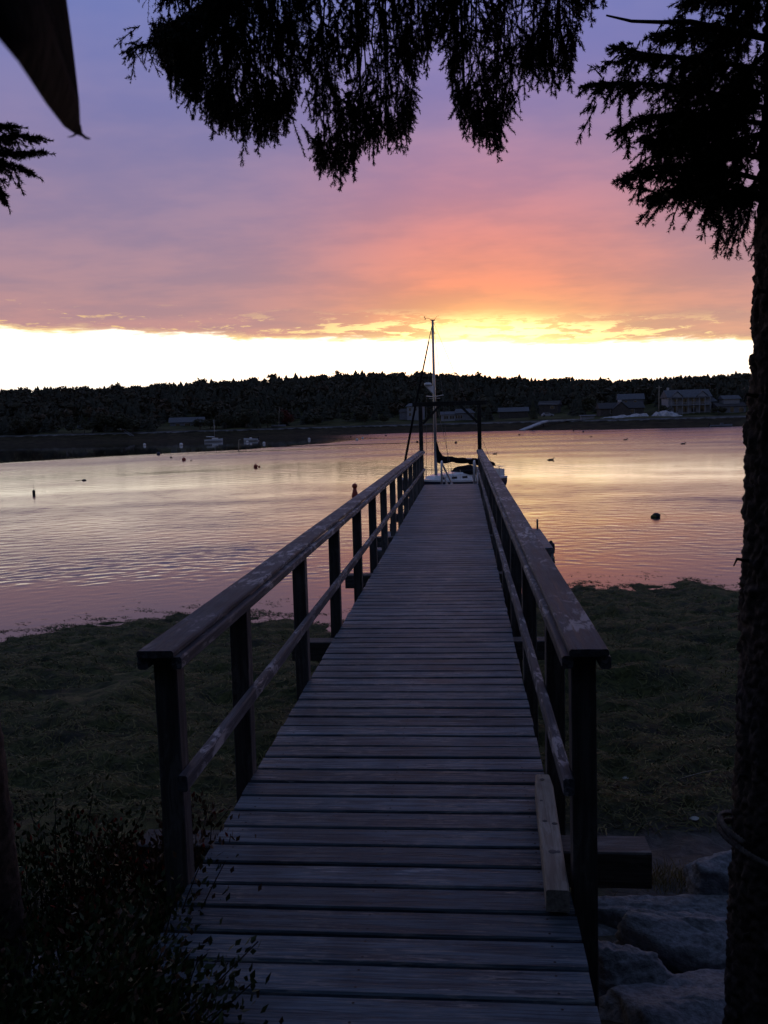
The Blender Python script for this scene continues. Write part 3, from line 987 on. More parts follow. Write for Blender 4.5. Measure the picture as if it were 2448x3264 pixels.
MB().ball((MX + 0.55, 0.06, 9.92), 0.035, n=8, m=5).build('wind_cup', M['wire'], yacht)
MB().tube([(MX - 0.1, 0, 9.9), (MX - 0.32, -0.02, 10.12), (MX - 0.44, -0.02, 10.14)], 0.009, 5).build('aerial', M['wire'], yacht)
# pulpit, stanchions, lifelines
for sy in (-1, 1):
    line = []
    for x in (-2.9, -1.9, -0.9, 0.1, 1.1, 2.1):
        _, b_, t_ = hull_ring(x)
        MB().tube([(x, sy * b_ * 0.93, t_ + 0.04), (x, sy * b_ * 0.93, t_ + 0.62)], 0.012, 5).build('stanchion', M['metal'], yacht)
        line.append((x, sy * b_ * 0.93, t_ + 0.60))
    MB().tube(line, 0.006, 4).build('lifeline', M['wire'], yacht)
_, b0, t0 = hull_ring(2.1)
MB().tube([(2.1, -b0 * .93, t0 + 0.62), (3.1, -0.18, t0 + 0.68), (3.3, 0, t0 + 0.68), (3.1, 0.18, t0 + 0.68), (2.1, b0 * .93, t0 + 0.62)], 0.016, 6).build('pulpit', M['metal'], yacht, True)
_, b0, t0 = hull_ring(-3.45)
MB().tube([(-2.9, -b0, t0 + 0.05), (-2.9, -b0, t0 + 0.62), (-3.45, -b0 * .9, t0 + 0.62), (-3.48, 0, t0 + 0.62), (-3.45, b0 * .9, t0 + 0.62), (-2.9, b0, t0 + 0.62), (-2.9, b0, t0 + 0.05)], 0.016, 6).build('stern_rail', M['metal'], yacht, True)
MB().box(-3.62, -3.50, -0.5, 0.5, 1.0, 1.42).build('stern_board', M['whitehull'], yacht)

# ------------------------------------------------------------------ buoys and small floats
def ball_buoy(x, y, r_, mat, label, group=None, cone=True):
    b_ = thing('mooring_buoy', label, 'buoy', (x, y, WATER), random.uniform(0, 6), group)
    MB().ball((0, 0, r_ * 0.55), r_, n=14, m=9).build('float_ball', mat, b_, True)
    if cone:
        MB().lathe([(r_ * 0.22, 0), (r_ * 0.22, r_ * 0.3), (r_ * 0.1, r_ * 0.4)], (0, 0, r_ * 1.45), 8).build('eye', M['black'], b_, True)
    return b_


bp = thing('mooring_buoy', 'red ball buoy with flared foot showing above the left railing', 'buoy', (-6.49, 52.0, WATER))
MB().lathe([(0.20, -0.1), (0.20, 0.08), (0.13, 0.32), (0.10, 0.52)], (0, 0, 0), 14).build('foot', M['red'], bp, True)
MB().ball((0, 0, 0.62), 0.165, n=14, m=9).build('float_ball', M['red'], bp, True)
b_ = ball_buoy(-21.47, 89.95, 0.22, M['red'], 'red ball buoy with a small float beside it left of the pier')
MB().ball((0.42, -0.1, 0.07), 0.11, n=10, m=6).build('pickup_float', M['red'], b_, True)
ball_buoy(-36.43, 112.9, 0.26, M['red'], 'dull red ball buoy nearest the small dark float at far left')
MB_small = [(-35.0, 111.4, 0.09, 'tiny dark pickup float right of the dull red ball buoy'), (-41.57, 123.1, 0.14, 'small dark float left of the dull red ball buoy')]
for x, y, r_, lb in MB_small:
    ball_buoy(x, y, r_, M['black'], lb, cone=False)
ball_buoy(-48.9, 138.7, 0.30, M['navy'], 'dark blue ball buoy just outside the hill reflection on the left')
whites = [(-79.3, 215.2, 0.36, 'white mooring buoy beside the dinghy float on the far left'), (-66.4, 204.3, 0.40, 'white mooring buoy left of the small moored sloop'),
          (-45.1, 198.0, 0.33, 'white mooring buoy right of the marker stake'), (-53.6, 216.9, 0.34, 'white mooring buoy under the open motorboat'),
          (-40.8, 232.7, 0.36, 'white mooring buoy at the end of the dark reflection'), (-25.2, 209.1, 0.32, 'near one of two white buoys left of the yacht forestay'),
          (-25.8, 226.3, 0.30, 'far one of two white buoys left of the yacht forestay')]
for x, y, r_, lb in whites:
    ball_buoy(x, y, r_, M['buoywhite'], lb)
darks = [(-32.4, 254.1), (-22.7, 259.6), (-9.1, 174.1), (-1.45, 162.4), (13.5, 218.1), (31.0, 255.4), (31.3, 237.1)]
for x, y in darks:
    ball_buoy(x, y, 0.24, M['black'], 'tiny dark pot buoy on the bright water off the far shore', 'pot buoys off the far shore', False)


def floater(x, y, s, label, rz):
    """low dark swimming or floating shape: body with a raised end"""
    o_ = thing('pot_float', label, 'float', (x, y, WATER), rz)
    MB().ball((0, 0, 0.03 * s), 0.30 * s, 0.13 * s, 0.11 * s, 12, 7).build('body', M['black'], o_, True)
    MB().tube([(0.20 * s, 0, 0.08 * s), (0.28 * s, 0, 0.2 * s), (0.40 * s, 0, 0.20 * s)], [0.06 * s, 0.045 * s, 0.03 * s], 7).build('stick', M['black'], o_, True)


floater(3.72, 108.7, 0.9, 'small dark float just right of the gate frame posts', 0.3)
floater(8.68, 90.5, 1.1, 'dark float lying on orange water right of the pier', 0.1)
floater(25.8, 183.5, 1.0, 'dark float below the pale ledge on the right', 2.9)
floater(27.5, 155.0, 1.3, 'dark float midway across the water on the right', 0.2)
floater(30.6, 127.7, 1.2, 'dark float farthest right near the tree trunk', 0.2)
lg = thing('weedy_float', 'weed covered float with a thin line near the right hand water edge', 'float', (8.13, 38.5, WATER), 0.15)
MB().ball((0, 0, 0.05), 0.19, 0.13, 0.13, 12, 7).build('body', M['black'], lg, True)
MB().ball((-0.12, -0.05, 0.03), 0.15, 0.1, 0.08, 10, 6).build('weed_clump', M['weed'], lg, True)
MB().tube([(0.1, 0, 0.12), (0.3, 0, 0.13), (0.45, 0.02, 0.03)], 0.008, 5).build('line', M['rope'], lg)
sl = thing('weedy_float', 'low dark object with a wake on the pale water at left', 'float', (-32.75, 73.8, WATER), 0)
MB().ball((0, 0, 0.0), 0.22, 0.16, 0.14, 12, 7).build('body', M['black'], sl, True)
MB().ball((-0.55, 0, -0.02), 0.35, 0.14, 0.06, 12, 7).build('trailing_weed', M['weed'], sl, True)
st = thing('spar_buoy', 'dark spar buoy with a thin staff near the left edge', 'buoy', (-29.7, 58.7, WATER), 0)
MB().lathe([(0.09, -0.1), (0.10, 0.22), (0.08, 0.30), (0.03, 0.34)], (0, 0, 0), 10).build('can', M['black'], st, True)
MB().tube([(0, 0, 0.3), (0.01, 0, 0.78)], 0.012, 5).build('staff', M['wire'], st)
mp = thing('marker_stake', 'pale leaning marker stake with bent top left of the pier', 'stake', (-39.1, 151.7, WATER), 0)
MB().tube([(0, 0, -0.4), (0.06, 0, 1.35), (0.12, 0, 1.8), (0.42, 0, 1.92)], [0.09, 0.08, 0.08, 0.07], 7).build('stake_pole', M['newwood'], mp, True)

# ------------------------------------------------------------------ small craft off the far shore
def open_boat(name, label, x, y, rz, L_, B_, H_, mat, extras=None):
    o_ = thing(name, label, 'boat', (x, y, WATER), rz)
    rings_ = []
    for i in range(11):
        t = i / 10
        xx = (t - 0.5) * L_
        bb = max(0.02, B_ / 2 * (1 - max(0, (t - 0.45) / 0.55) ** 2.2))
        hh = H_ * (1 + 0.45 * t * t)
        rings_.append([(xx, -bb, hh), (xx, -bb * 0.75, 0.0), (xx, 0, -0.12), (xx, bb * 0.75, 0.0), (xx, bb, hh), (xx, bb * 0.86, hh - 0.02), (xx, 0, 0.14), (xx, -bb * 0.86, hh - 0.02)])
    MB().loft(rings_).build('hull', mat, o_, True)
    for t in (-0.2, 0.12):
        MB().box(t * L_ - 0.12, t * L_ + 0.12, -B_ * 0.38, B_ * 0.38, H_ * 0.68, H_ * 0.75).build('thwart', M['newwood'], o_)
    return o_


s2 = open_boat('moored_sloop', 'small white moored sloop with one mast off the far left shore', -69.2, 241.6, 0.15, 5.0, 1.7, 0.62, M['farwhite'])
MB().tube([(0.3, 0, 0.3), (0.3, 0, 6.1)], [0.06, 0.045], 7).build('mast', M['spar'], s2, True)
MB().tube([(0.3, 0, 1.35), (-2.0, 0, 1.45)], 0.10, 8).build('furled_sail', M['whitehull'], s2, True)
MB().box(-0.4, 1.2, -0.5, 0.5, 0.5, 1.05).build('cabin', M['whitehull'], s2)
m2 = open_boat('open_motorboat', 'open white motorboat with outboard off the far left shore', -57.4, 236.5, 3.0, 4.2, 1.6, 0.6, M['farwhite'])
MB().box(-2.5, -2.1, -0.2, 0.2, 0.25, 1.15).build('outboard_motor', M['black'], m2)
MB().box(-0.1, 0.3, -0.35, 0.35, 0.4, 1.0).build('console', M['whitehull'], m2)
row = open_boat('skiff', 'long dark skiff drawn up by the far right shore', 74.5, 266.0, 0.05, 6.4, 1.6, 0.55, M['clapgrey'])
MB().box(-0.2, 0.5, -0.4, 0.4, 0.4, 1.15).build('console', M['clapgrey'], row)
MB().box(-3.7, -3.25, -0.2, 0.2, 0.25, 1.1).build('outboard_motor', M['black'], row)

dd = thing('far_float', 'small white float with dinghy at the foot of the far left gangway', 'dock', (-112.6, 300.0, WATER), 0.1)
MB().box(-3.2, 3.2, -1.5, 1.5, 0.0, 0.45).build('raft', M['clapgrey'], dd)
MB().loft([[(x, -b, 0.46 + 0.05), (x, -b * .6, 0.46), (x, b * .6, 0.46), (x, b, 0.46 + .05), (x, b, 0.95), (x, -b, 0.95)] for x, b in ((-2.4, .6), (0, .75), (1.6, .6), (2.6, .1))]).build('dinghy_hull', M['whitehull'], dd, True)
fg = thing('far_gangway', 'thin railed gangway sloping down the far left shore', 'gangway', (0, 0, 0))
A, B = Vector((-128.5, 325, 0.6)), Vector((-115.5, 302, WATER + 0.7))
MB().bar(A, B, 1.1, 0.25).build('walkway', M['clapgrey'], fg)
for sgn in (-0.5, 0.5):
    MB().bar(A + Vector((sgn, 0, 1.0)), B + Vector((sgn, 0, 1.0)), 0.12, 0.14).build('handrail', M['clapwhite'], fg)
    for t in (0.02, 0.25, 0.5, 0.75, 0.98):
        p = A.lerp(B, t)
        MB().bar(p + Vector((sgn, 0, 0)), p + Vector((sgn, 0, 1.0)), 0.1, 0.1, (0, 1, 0)).build('stanchion', M['clapwhite'], fg)
fr = thing('far_ramp', 'pale boat ramp slanting to the water right of the gate frame', 'ramp', (0, 0, 0))
MB().bar((27.5, 303, 0.2), (18.8, 292, WATER + 0.15), 2.2, 0.35).build('ramp_deck', M['granite'], fr)
MB().bar((28, 304, 0.3), (43, 306, 0.35), 1.4, 0.4).build('landing', M['granite'], fr)
for t in (0.1, 0.5, 0.9):
    MB().bar((27.5 - 8.7 * t, 303 - 11 * t, 0.2 - 2.8 * t), (27.5 - 8.7 * t, 303 - 11 * t, -3.2), 0.35, 0.35, (0, 1, 0)).build('pile', M['clapdark'], fr)


# ------------------------------------------------------------------ houses across the bay
def house(name, label, x, y, rz, w_, d_, h_, roof_h, wall, roof, windows=(), z=None, hip=False, cat='house'):
    z0 = land_at(x, y) if z is None else z
    o_ = thing(name, label, cat, (x, y, z0), rz)
    MB().box(-w_ / 2, w_ / 2, -d_ / 2, d_ / 2, -3.0, h_).build('wall', wall, o_)
    e = 0.5
    ins = d_ * 0.35 if hip else 0
    mb_ = MB()
    v = [(-w_ / 2 - e, -d_ / 2 - e, h_ + 0.02), (w_ / 2 + e, -d_ / 2 - e, h_ + 0.02), (w_ / 2 + e, d_ / 2 + e, h_ + 0.02), (-w_ / 2 - e, d_ / 2 + e, h_ + 0.02), (-w_ / 2 - e + ins, 0, h_ + roof_h), (w_ / 2 + e - ins, 0, h_ + roof_h)]
    mb_.add(v, [(0, 1, 5, 4), (2, 3, 4, 5), (1, 2, 5), (3, 0, 4), (3, 2, 1, 0)])
    mb_.build('roof', roof, o_)
    for wx, wz, ww, wh in windows:
        wf = MB().box(wx - ww / 2 - 0.12, wx + ww / 2 + 0.12, -d_ / 2 - 0.06, -d_ / 2 + 0.02, wz - 0.12, wz + wh + 0.12).build('window', M['clapwhite'], o_)
        MB().box(wx - ww / 2, wx + ww / 2, -d_ / 2 - 0.09, -d_ / 2 - 0.062, wz, wz + wh).build('pane', M['glass'], wf)
    return o_


def gable_dormer(o_, x, w_, y0, y1, z0, zt, wall, roof):
    h = w_ * 0.42
    MB().add([(x - w_ / 2, y0, z0), (x + w_ / 2, y0, z0), (x + w_ / 2, y0, zt), (x, y0, zt + h), (x - w_ / 2, y0, zt), (x - w_ / 2, y1, z0), (x + w_ / 2, y1, z0), (x + w_ / 2, y1, zt), (x, y1, zt + h), (x - w_ / 2, y1, zt)],
             [(0, 1, 2, 3, 4), (9, 8, 7, 6, 5), (0, 4, 9, 5), (1, 6, 7, 2), (2, 7, 8, 3), (3, 8, 9, 4)]).build('gable', wall, o_)
    r_ = MB()
    for s in (-1, 1):
        r_.add([(x, y0 - 0.35, zt + h + 0.16), (x + s * (w_ / 2 + 0.3), y0 - 0.35, zt - 0.1), (x + s * (w_ / 2 + 0.3), y1, zt - 0.1), (x, y1, zt + h + 0.16)], [(0, 1, 2, 3) if s > 0 else (3, 2, 1, 0)])
    r_.build('gable_roof', roof, o_)


h1 = house('cottage', 'low bluish grey cottage behind the pale ledge on the far left shore', -109.2, 345, 0.25, 13, 7, 2.6, 2.0, M['clapgrey'], M['roof'], [(-3.5, 0.7, 1.6, 1.4), (0.3, 0.3, 2.2, 1.9), (3.6, 0.7, 1.6, 1.4)], z=0.75)
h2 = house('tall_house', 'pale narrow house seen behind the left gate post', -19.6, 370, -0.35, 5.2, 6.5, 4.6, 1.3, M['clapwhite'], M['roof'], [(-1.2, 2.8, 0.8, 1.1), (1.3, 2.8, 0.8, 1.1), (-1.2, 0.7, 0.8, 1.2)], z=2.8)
MB().box(-6.5, -2.62, -2.2, 2.5, -2.0, 2.4).build('side_wing', M['clapgrey'], h2)
MB().add([(-6.9, -2.6, 2.42), (-2.63, -2.6, 2.42), (-2.63, 2.8, 2.42), (-6.9, 2.8, 2.42), (-6.9, 0.1, 3.8), (-2.63, 0.1, 3.8)], [(0, 1, 5, 4), (2, 3, 4, 5), (1, 2, 5), (3, 0, 4)]).build('wing_roof', M['roofdark'], h2)
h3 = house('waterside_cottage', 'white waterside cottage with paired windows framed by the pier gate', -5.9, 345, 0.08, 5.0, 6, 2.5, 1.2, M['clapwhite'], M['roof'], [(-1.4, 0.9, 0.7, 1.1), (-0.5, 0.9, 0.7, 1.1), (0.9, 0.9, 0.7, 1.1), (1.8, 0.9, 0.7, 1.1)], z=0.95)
MB().box(2.502, 9.8, -2.7, 3.2, -2.0, 2.9).build('main_wing', M['clapgrey'], h3)
MB().add([(2.505, -3.3, 2.92), (10.4, -3.3, 2.92), (10.4, 3.8, 2.92), (2.505, 3.8, 2.92), (3.0, 0.2, 4.6), (8.6, 0.2, 4.6)], [(0, 1, 5, 4), (2, 3, 4, 5), (1, 2, 5), (3, 0, 4)]).build('wing_roof', M['roof'], h3)
for wx in (3.1, 4.0, 4.9):
    wf = MB().box(wx - 0.42, wx + 0.42, -2.78, -2.69, 0.75, 2.3).build('window', M['clapwhite'], h3)
    MB().box(wx - 0.32, wx + 0.32, -2.81, -2.782, 0.9, 2.15).build('pane', M['glass'], wf)
h4 = house('dark_cottage', 'dark cottage with pale gable edge right of the gate frame', 34.5, 360, -0.3, 7.5, 6, 2.2, 1.6, M['clapdark'], M['roofdark'], [(1.5, 0.7, 1.5, 1.0)], z=4.0)
MB().bar((-3.9, -3.55, 3.05), (3.6, -3.55, 2.35), 0.08, 0.25).build('fascia_board', M['clapwhite'], h4)
h4b = house('dark_shed', 'low dark shed left of the birch stem on the far shore', 19.5, 352, 0.0, 11, 6, 1.9, 1.7, M['clapdark'], M['roof'], [], z=2.0)
h5 = house('long_dark_house', 'long dark shingled house with chimney behind the pale ledge', 55.3, 322, 0.05, 15, 7, 2.3, 2.1, M['clapdark'], M['roofdark'], [(-3.5, 0.6, 1.2, 1.2), (3.5, 0.6, 1.4, 1.2)], z=1.5)
MB().box(-0.7, 0.5, -0.4, 0.4, 3.6, 5.3).build('chimney', M['granite'], h5)
gable_dormer(h5, -0.6, 6.0, -4.4, -0.2, -1.0, 1.9, M['clapdark'], M['roofdark'])
h5b = house('upper_house', 'grey house half hidden by trees above the long dark house', 63.5, 347, -0.1, 9.0, 7, 2.6, 2.2, M['clapgrey'], M['roof'], [(-2, 0.9, 1.0, 1.2), (1.5, 0.9, 1.0, 1.2)], z=4.6)
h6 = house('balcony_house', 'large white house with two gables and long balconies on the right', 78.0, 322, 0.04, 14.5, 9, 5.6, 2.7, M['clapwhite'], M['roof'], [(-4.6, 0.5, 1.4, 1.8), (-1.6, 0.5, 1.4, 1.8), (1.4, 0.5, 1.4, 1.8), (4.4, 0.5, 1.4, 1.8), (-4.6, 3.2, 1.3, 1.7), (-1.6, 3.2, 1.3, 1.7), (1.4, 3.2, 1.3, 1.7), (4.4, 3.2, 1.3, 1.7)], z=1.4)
gable_dormer(h6, -4.3, 3.6, -4.7, 0.0, 5.0, 6.0, M['clapwhite'], M['roof'])
gable_dormer(h6, 4.3, 3.6, -4.7, 0.0, 5.0, 6.0, M['clapwhite'], M['roof'])
for zz in (2.75,):
    MB().box(-6.9, 6.9, -6.4, -4.51, zz, zz + 0.16).build('balcony_floor', M['clapwhite'], h6)
    for px in np.linspace(-6.7, 6.7, 8):
        MB().box(px - 0.1, px + 0.1, -6.35, -6.15, -2.5, 5.35).build('balcony_post', M['clapwhite'], h6)
    MB().box(-6.85, 6.85, -6.3, -6.2, zz + 1.0, zz + 1.12).build('balcony_rail', M['clapwhite'], h6)
    for px in np.linspace(-6.5, 6.5, 40):
        MB().box(px - 0.03, px + 0.03, -6.28, -6.22, zz + 0.162, zz + 0.998).build('baluster', M['clapwhite'], h6)
MB().box(-6.9, 6.9, -6.4, -4.51, 5.36, 5.5).build('porch_roof', M['clapwhite'], h6)
MB().box(7.252, 10.0, -2.5, 3.5, -2.5, 3.8).build('side_wing', M['clapgrey'], h6)
MB().add([(7.255, -3, 3.82), (10.5, -3, 3.82), (10.5, 4, 3.82), (7.255, 4, 3.82), (7.255, 0.5, 5.6), (9.2, 0.5, 5.6)], [(0, 1, 5, 4), (2, 3, 4, 5), (1, 2, 5), (3, 0, 4)]).build('wing_roof', M['roof'], h6)
MB().box(-6.2, -5.5, 1.0, 1.7, 6.6, 9.2).build('chimney', M['granite'], h6)
h7 = house('right_house', 'grey house with pale porch windows beside the right tree trunk', 91.0, 317, 0.1, 9.5, 7, 2.5, 1.4, M['clapgrey'], M['roofdark'], [(-3.2, 0.5, 1.6, 1.5), (0.0, 0.5, 1.2, 1.7), (3.2, 0.5, 1.6, 1.5)], z=0.9)
MB().box(-2.0, 3.4, -1.5, 3.0, 2.6, 5.0).build('upper_storey', M['clapwhite'], h7)
MB().add([(-2.5, -2.0, 5.02), (3.9, -2.0, 5.02), (3.9, 3.5, 5.02), (-2.5, 3.5, 5.02), (-2.5, 0.7, 6.3), (3.9, 0.7, 6.3)], [(0, 1, 5, 4), (2, 3, 4, 5), (1, 2, 5), (3, 0, 4)]).build('upper_roof', M['roof'], h7)
sh = house('pump_shed', 'small pale flat shed at the left end of the pale ledge', 41.3, 303, 0.0, 4.3, 2.5, 1.6, 0.35, M['clapwhite'], M['roof'], [], z=-0.1, cat='shed')
pl = thing('utility_pole', 'bare utility pole standing left of the large white house', 'pole', (66.6, 312, land_at(66.6, 312)))
MB().tube([(0, 0, -1), (0.1, 0, 10.2)], [0.2, 0.14], 8).build('pole_shaft', M['newwood'], pl, True)
MB().bar((-0.9, 0, 9.5), (1.1, 0, 9.5), 0.12, 0.14).build('crossarm', M['newwood'], pl)


def far_car(label, x, y, rz, mat, z=None, tall=False):
    o_ = thing('parked_car', label, 'car', (x, y, land_at(x, y) if z is None else z), rz)
    h = 0.55 if tall else 0.0
    MB().loft([[(x_, -.85, .3), (x_, -.88, b_), (x_, -.7, t_ + (h if t_ > 1 else 0)), (x_, .7, t_ + (h if t_ > 1 else 0)), (x_, .88, b_), (x_, .85, .3)] for x_, b_, t_ in ((-2.1, .7, .75), (-1.9, .85, .95), (-1.3, .88, 1.4), (.4, .88, 1.42), (1.1, .85, .95), (2.05, .7, .8))]).build('body', mat, o_)
    MB().box(-1.1, 0.45, -0.83, -0.76, 0.95, 1.3).build('side_window', M['glass'], o_)
    for wx in (-1.3, 1.3):
        for wy in (-0.8, 0.8):
            MB().tube([(wx, wy - 0.1, 0.32), (wx, wy + 0.1, 0.32)], 0.32, 10).build('wheel', M['black'], o_)


far_car('pale car parked above the ramp right of the gate', 29.4, 316, 0.1, M['clapwhite'], z=1.6)
far_car('pale van parked among dark trees on the far left shore', -157.8, 346, 0.1, M['clapwhite'], z=1.7, tall=True)
far_car('dark car parked right of the pale van on the far left', -153.0, 346, 0.05, M['clapgrey'], z=1.6, tall=True)

# rock ledges of the far shore
def ledge(label, pts, h, seed, depth=7.0):
    """pts: ridge line; irregular whaleback of granite"""
    mb_ = MB()
    rings_ = []
    n_ = len(pts)
    for i, (x_, y_, z_, hh) in enumerate(pts):
        ring = []
        for k in range(9):
            a = math.pi * k / 8
            j = 1 + 0.22 * fbm(x_ * 0.7 + k * 0.9, seed, 1.0, 3)
            ring.append((x_ + 0.5 * fbm(k * 1.3, x_, 0.5, 2), y_ - math.cos(a) * depth * j * (0.35 + 0.65 * min(1, hh / h)), z_ - 1.0 + (hh + 1.0) * (math.sin(a) ** 0.55 if 0 < k < 8 else 0) * j))
        rings_.append(ring[::-1])
    mb_.loft(rings_, close=True)
    o_ = mb_.build('rock_ledge', M['granite'])
    return tag(o_, label, 'rock')


ledge('long pale granite ledge below the dark house on the far right shore', [(x, 303, -0.9, float(interp(x, [(39, .1), (43, .9), (47, 1.9), (54, 2.6), (59, 2.9), (60.5, 2.9), (61.5, 1.2)])) * (0.9 + 0.2 * fbm(x, 3, .6, 3))) for x in np.linspace(39, 61.5, 26)], 3.0, 1.0)
ledge('shorter pale granite ledge below the large white house', [(x, 301, -0.8, float(interp(x, [(61.6, .6), (63, 2.9), (66.5, 3.5), (68.5, 3.1), (72, 1.4), (74, .2)])) * (0.9 + 0.2 * fbm(x, 9, .6, 3))) for x in np.linspace(61.6, 74, 16)], 3.4, 4.0)
ledge('flat pale granite ledge below the grey cottage on the far left', [(x, 329, -1.2, float(interp(x, [(-112, .1), (-107, 1.2), (-101, 1.8), (-95.5, .3)]))) for x in np.linspace(-112, -95.5, 18)], 1.8, 8.0, 6.0)

dish = thing('satellite_dish', 'small white dish standing on the far shore left of the red tree', 'dish', (-81.4, 340, land_at(-81.4, 340)))
MB().tube([(0, 0, -0.5), (0, 0, 0.9)], 0.06, 6).build('stand', M['metal'], dish)
MB().lathe([(0.1, 0.0), (0.45, 0.12), (0.62, 0.3), (0.60, 0.31), (0.3, 0.12)], (0, 0, 0), 12).build('reflector', M['white'], dish, True).rotation_euler = (R(70), 0, R(20))
dish.children[-1].location = (0, 0, 1.0)
bt = thing('hauled_sailboat', 'sailboat hauled out on the rocks with a leaning bare mast', 'sailboat', (-68.9, 327, land_at(-68.9, 327)), 0.2)
MB().loft([[(x, -b, .9), (x, -b * .6, .1), (x, 0, -.1), (x, b * .6, .1), (x, b, .9)] for x, b in ((-2.6, .7), (-1, .95), (.8, .8), (2.4, .25), (2.9, .03))]).build('hull', M['clapgrey'], bt, True)
MB().tube([(0.3, 0, 0.8), (0.75, 0, 7.3)], 0.06, 6).build('mast', M['spar'], bt)

# ------------------------------------------------------------------ forest on the hill
def conifer_template(seed, tiers=5, n=7):
    rg = np.random.default_rng(seed)
    V_, F_ = [], []
    for i in range(tiers):
        z0 = 0.08 + 0.80 * i / tiers
        z1 = z0 + 0.32 + 0.08 * (i == tiers - 1)
        r_ = 0.25 * (1 - i / (tiers + 0.3)) + 0.02
        o_ = len(V_)
        V_.append((rg.normal(0, .01), rg.normal(0, .01), min(1.0, z1)))
        for k in range(n * 2):
            a = math.pi * k / n + rg.uniform(-.12, .12)
            rr = r_ * (1.15 if k % 2 else 0.62) * rg.uniform(.8, 1.2)
            V_.append((rr * math.cos(a), rr * math.sin(a), z0 + rg.uniform(-.03, .03) - (0.03 if k % 2 else 0)))
        for k in range(n * 2):
            F_.append((o_, o_ + 1 + k, o_ + 1 + (k + 1) % (n * 2)))
    return np.array(V_), np.array(F_)


def clump_template(seed, count, bushy=True, size=0.10):
    """crown of many small random leaf-clump triangles spread through uneven lobes"""
    rg = np.random.default_rng(seed)
    lob = [(rg.normal(0, .17), rg.normal(0, .17), rg.uniform(.32, .82), rg.uniform(.14, .26)) for _ in range(9)]
    V_, F_ = [], []
    for i in range(count):
        lx, ly, lz, lr = lob[i % len(lob)]
        d = rg.normal(0, 1, 3)
        d /= np.linalg.norm(d)
        c = np.array([lx, ly, lz]) + d * lr * rg.uniform(.55, 1.05) * np.array([1, 1, .8])
        u_ = rg.normal(0, 1, 3)
        u_ /= np.linalg.norm(u_)
        v_ = np.cross(u_, d)
        s_ = size * rg.uniform(.6, 1.3)
        o_ = len(V_)
        V_ += [c - u_ * s_, c + u_ * s_ * .9 + d * s_ * .3, c + v_ * s_]
        F_.append((o_, o_ + 1, o_ + 2))
    V_ = np.array(V_)
    V_[:, 2] = np.clip(V_[:, 2], 0.05, None)
    return V_, np.array(F_)


TEMPL = [conifer_template(i) for i in range(5)] + [clump_template(50 + i, 90, size=.17) for i in range(3)]
HOUSES = [(-109.2, 345, 15), (-19.6, 370, 10), (-3, 345, 13), (34.5, 360, 10), (19.5, 352, 9), (55, 322, 13), (63.5, 347, 8), (78, 322, 14), (91, 317, 11), (41, 303, 8), (29, 316, 8), (-155, 346, 8)]
Vs, Fs, Ts = [], [], []
off = 0
count = 0
while count < 6200:
    th = RNG.uniform(-44, 40)
    lo = float(interp(th, S_TAB)) + (28 if th < -13 else (52 if th < -1 else 40))
    r_ = math.sqrt(RNG.uniform(lo ** 2, 640 ** 2))
    x, y = r_ * math.sin(R(th)), r_ * math.cos(R(th))
    if any((x - hx) ** 2 + (y - hy) ** 2 < hr * hr or (abs(x - hx * r_ / math.hypot(hx, hy)) < hr * .8 and r_ < math.hypot(hx, hy) and r_ > math.hypot(hx, hy) - 40) for hx, hy, hr in HOUSES):
        continue
    con = RNG.random() < 0.62
    Vt, Ft = TEMPL[RNG.integers(0, 5)] if con else TEMPL[RNG.integers(5, 8)]
    h = RNG.uniform(5.6, 8.2) if con else RNG.uniform(5.0, 8.0)
    if r_ > 570 and RNG.random() < 0.05:
        h *= 1.3
    if r_ < lo + 45:
        h *= 0.85
    wd = h * (RNG.uniform(1.15, 1.7) if con else RNG.uniform(0.9, 1.35))
    a = RNG.uniform(0, 6.28)
    ca, sa = math.cos(a) * wd, math.sin(a) * wd
    P_ = np.empty_like(Vt)
    P_[:, 0] = Vt[:, 0] * ca - Vt[:, 1] * sa + x
    P_[:, 1] = Vt[:, 0] * sa + Vt[:, 1] * ca + y
    P_[:, 2] = Vt[:, 2] * h + land_z(th, r_) - 0.4
    Vs.append(P_)
    Fs.append(Ft + off)
    off += len(Vt)
    k = RNG.uniform(.82, 1.18)
    if con:
        c = np.array([.042, .043, .031]) * k
    else:
        c = np.array([.052, .049, .033]) * k
        if RNG.random() < .12:
            c = np.array([.070, .052, .034]) * k
    Ts.append(np.tile(np.append(c, 1.0), (len(Vt), 1)))
    count += 1
fo = link('hill_forest', np_mesh('hill_forest', np.concatenate(Vs), np.concatenate(Fs), M['forest'], tint=np.concatenate(Ts)))
tag(fo, 'dense mixed woodland covering the hill across the bay', 'forest', kind='stuff')

# the wood behind and beside the viewpoint (its shade lies over the near end of the pier)
Vs, Fs, Ts = [], [], []
off = 0
spots = []
while len(spots) < 230:
    x, y = RNG.uniform(-34, 34), RNG.uniform(-30, 9)
    if y > -2.6 and abs(x + 0.3) < 5.0 + max(0, y) * 0.75:
        continue
    if all((x - a_) ** 2 + (y - b_) ** 2 > 2.2 for a_, b_ in spots):
        spots.append((x, y))
for x, y in spots:
    for part in range(2):
        Vt, Ft = TEMPL[RNG.integers(0, 5)]
        h = RNG.uniform(9, 13)
        wd = h * RNG.uniform(.8, 1.1)
        a = RNG.uniform(0, 6.28)
        ca, sa = math.cos(a) * wd, math.sin(a) * wd
        Vs.append(np.stack([Vt[:, 0] * ca - Vt[:, 1] * sa + x, Vt[:, 0] * sa + Vt[:, 1] * ca + y, Vt[:, 2] * h + ground_z(x, y) - .4], -1))
        Fs.append(Ft + off)
        off += len(Vt)
        Ts.append(np.tile([.03, .036, .018, 1.0], (len(Vt), 1)))
fo = link('spruce_wood', np_mesh('spruce_wood', np.concatenate(Vs), np.concatenate(Fs), M['forest'], tint=np.concatenate(Ts)))
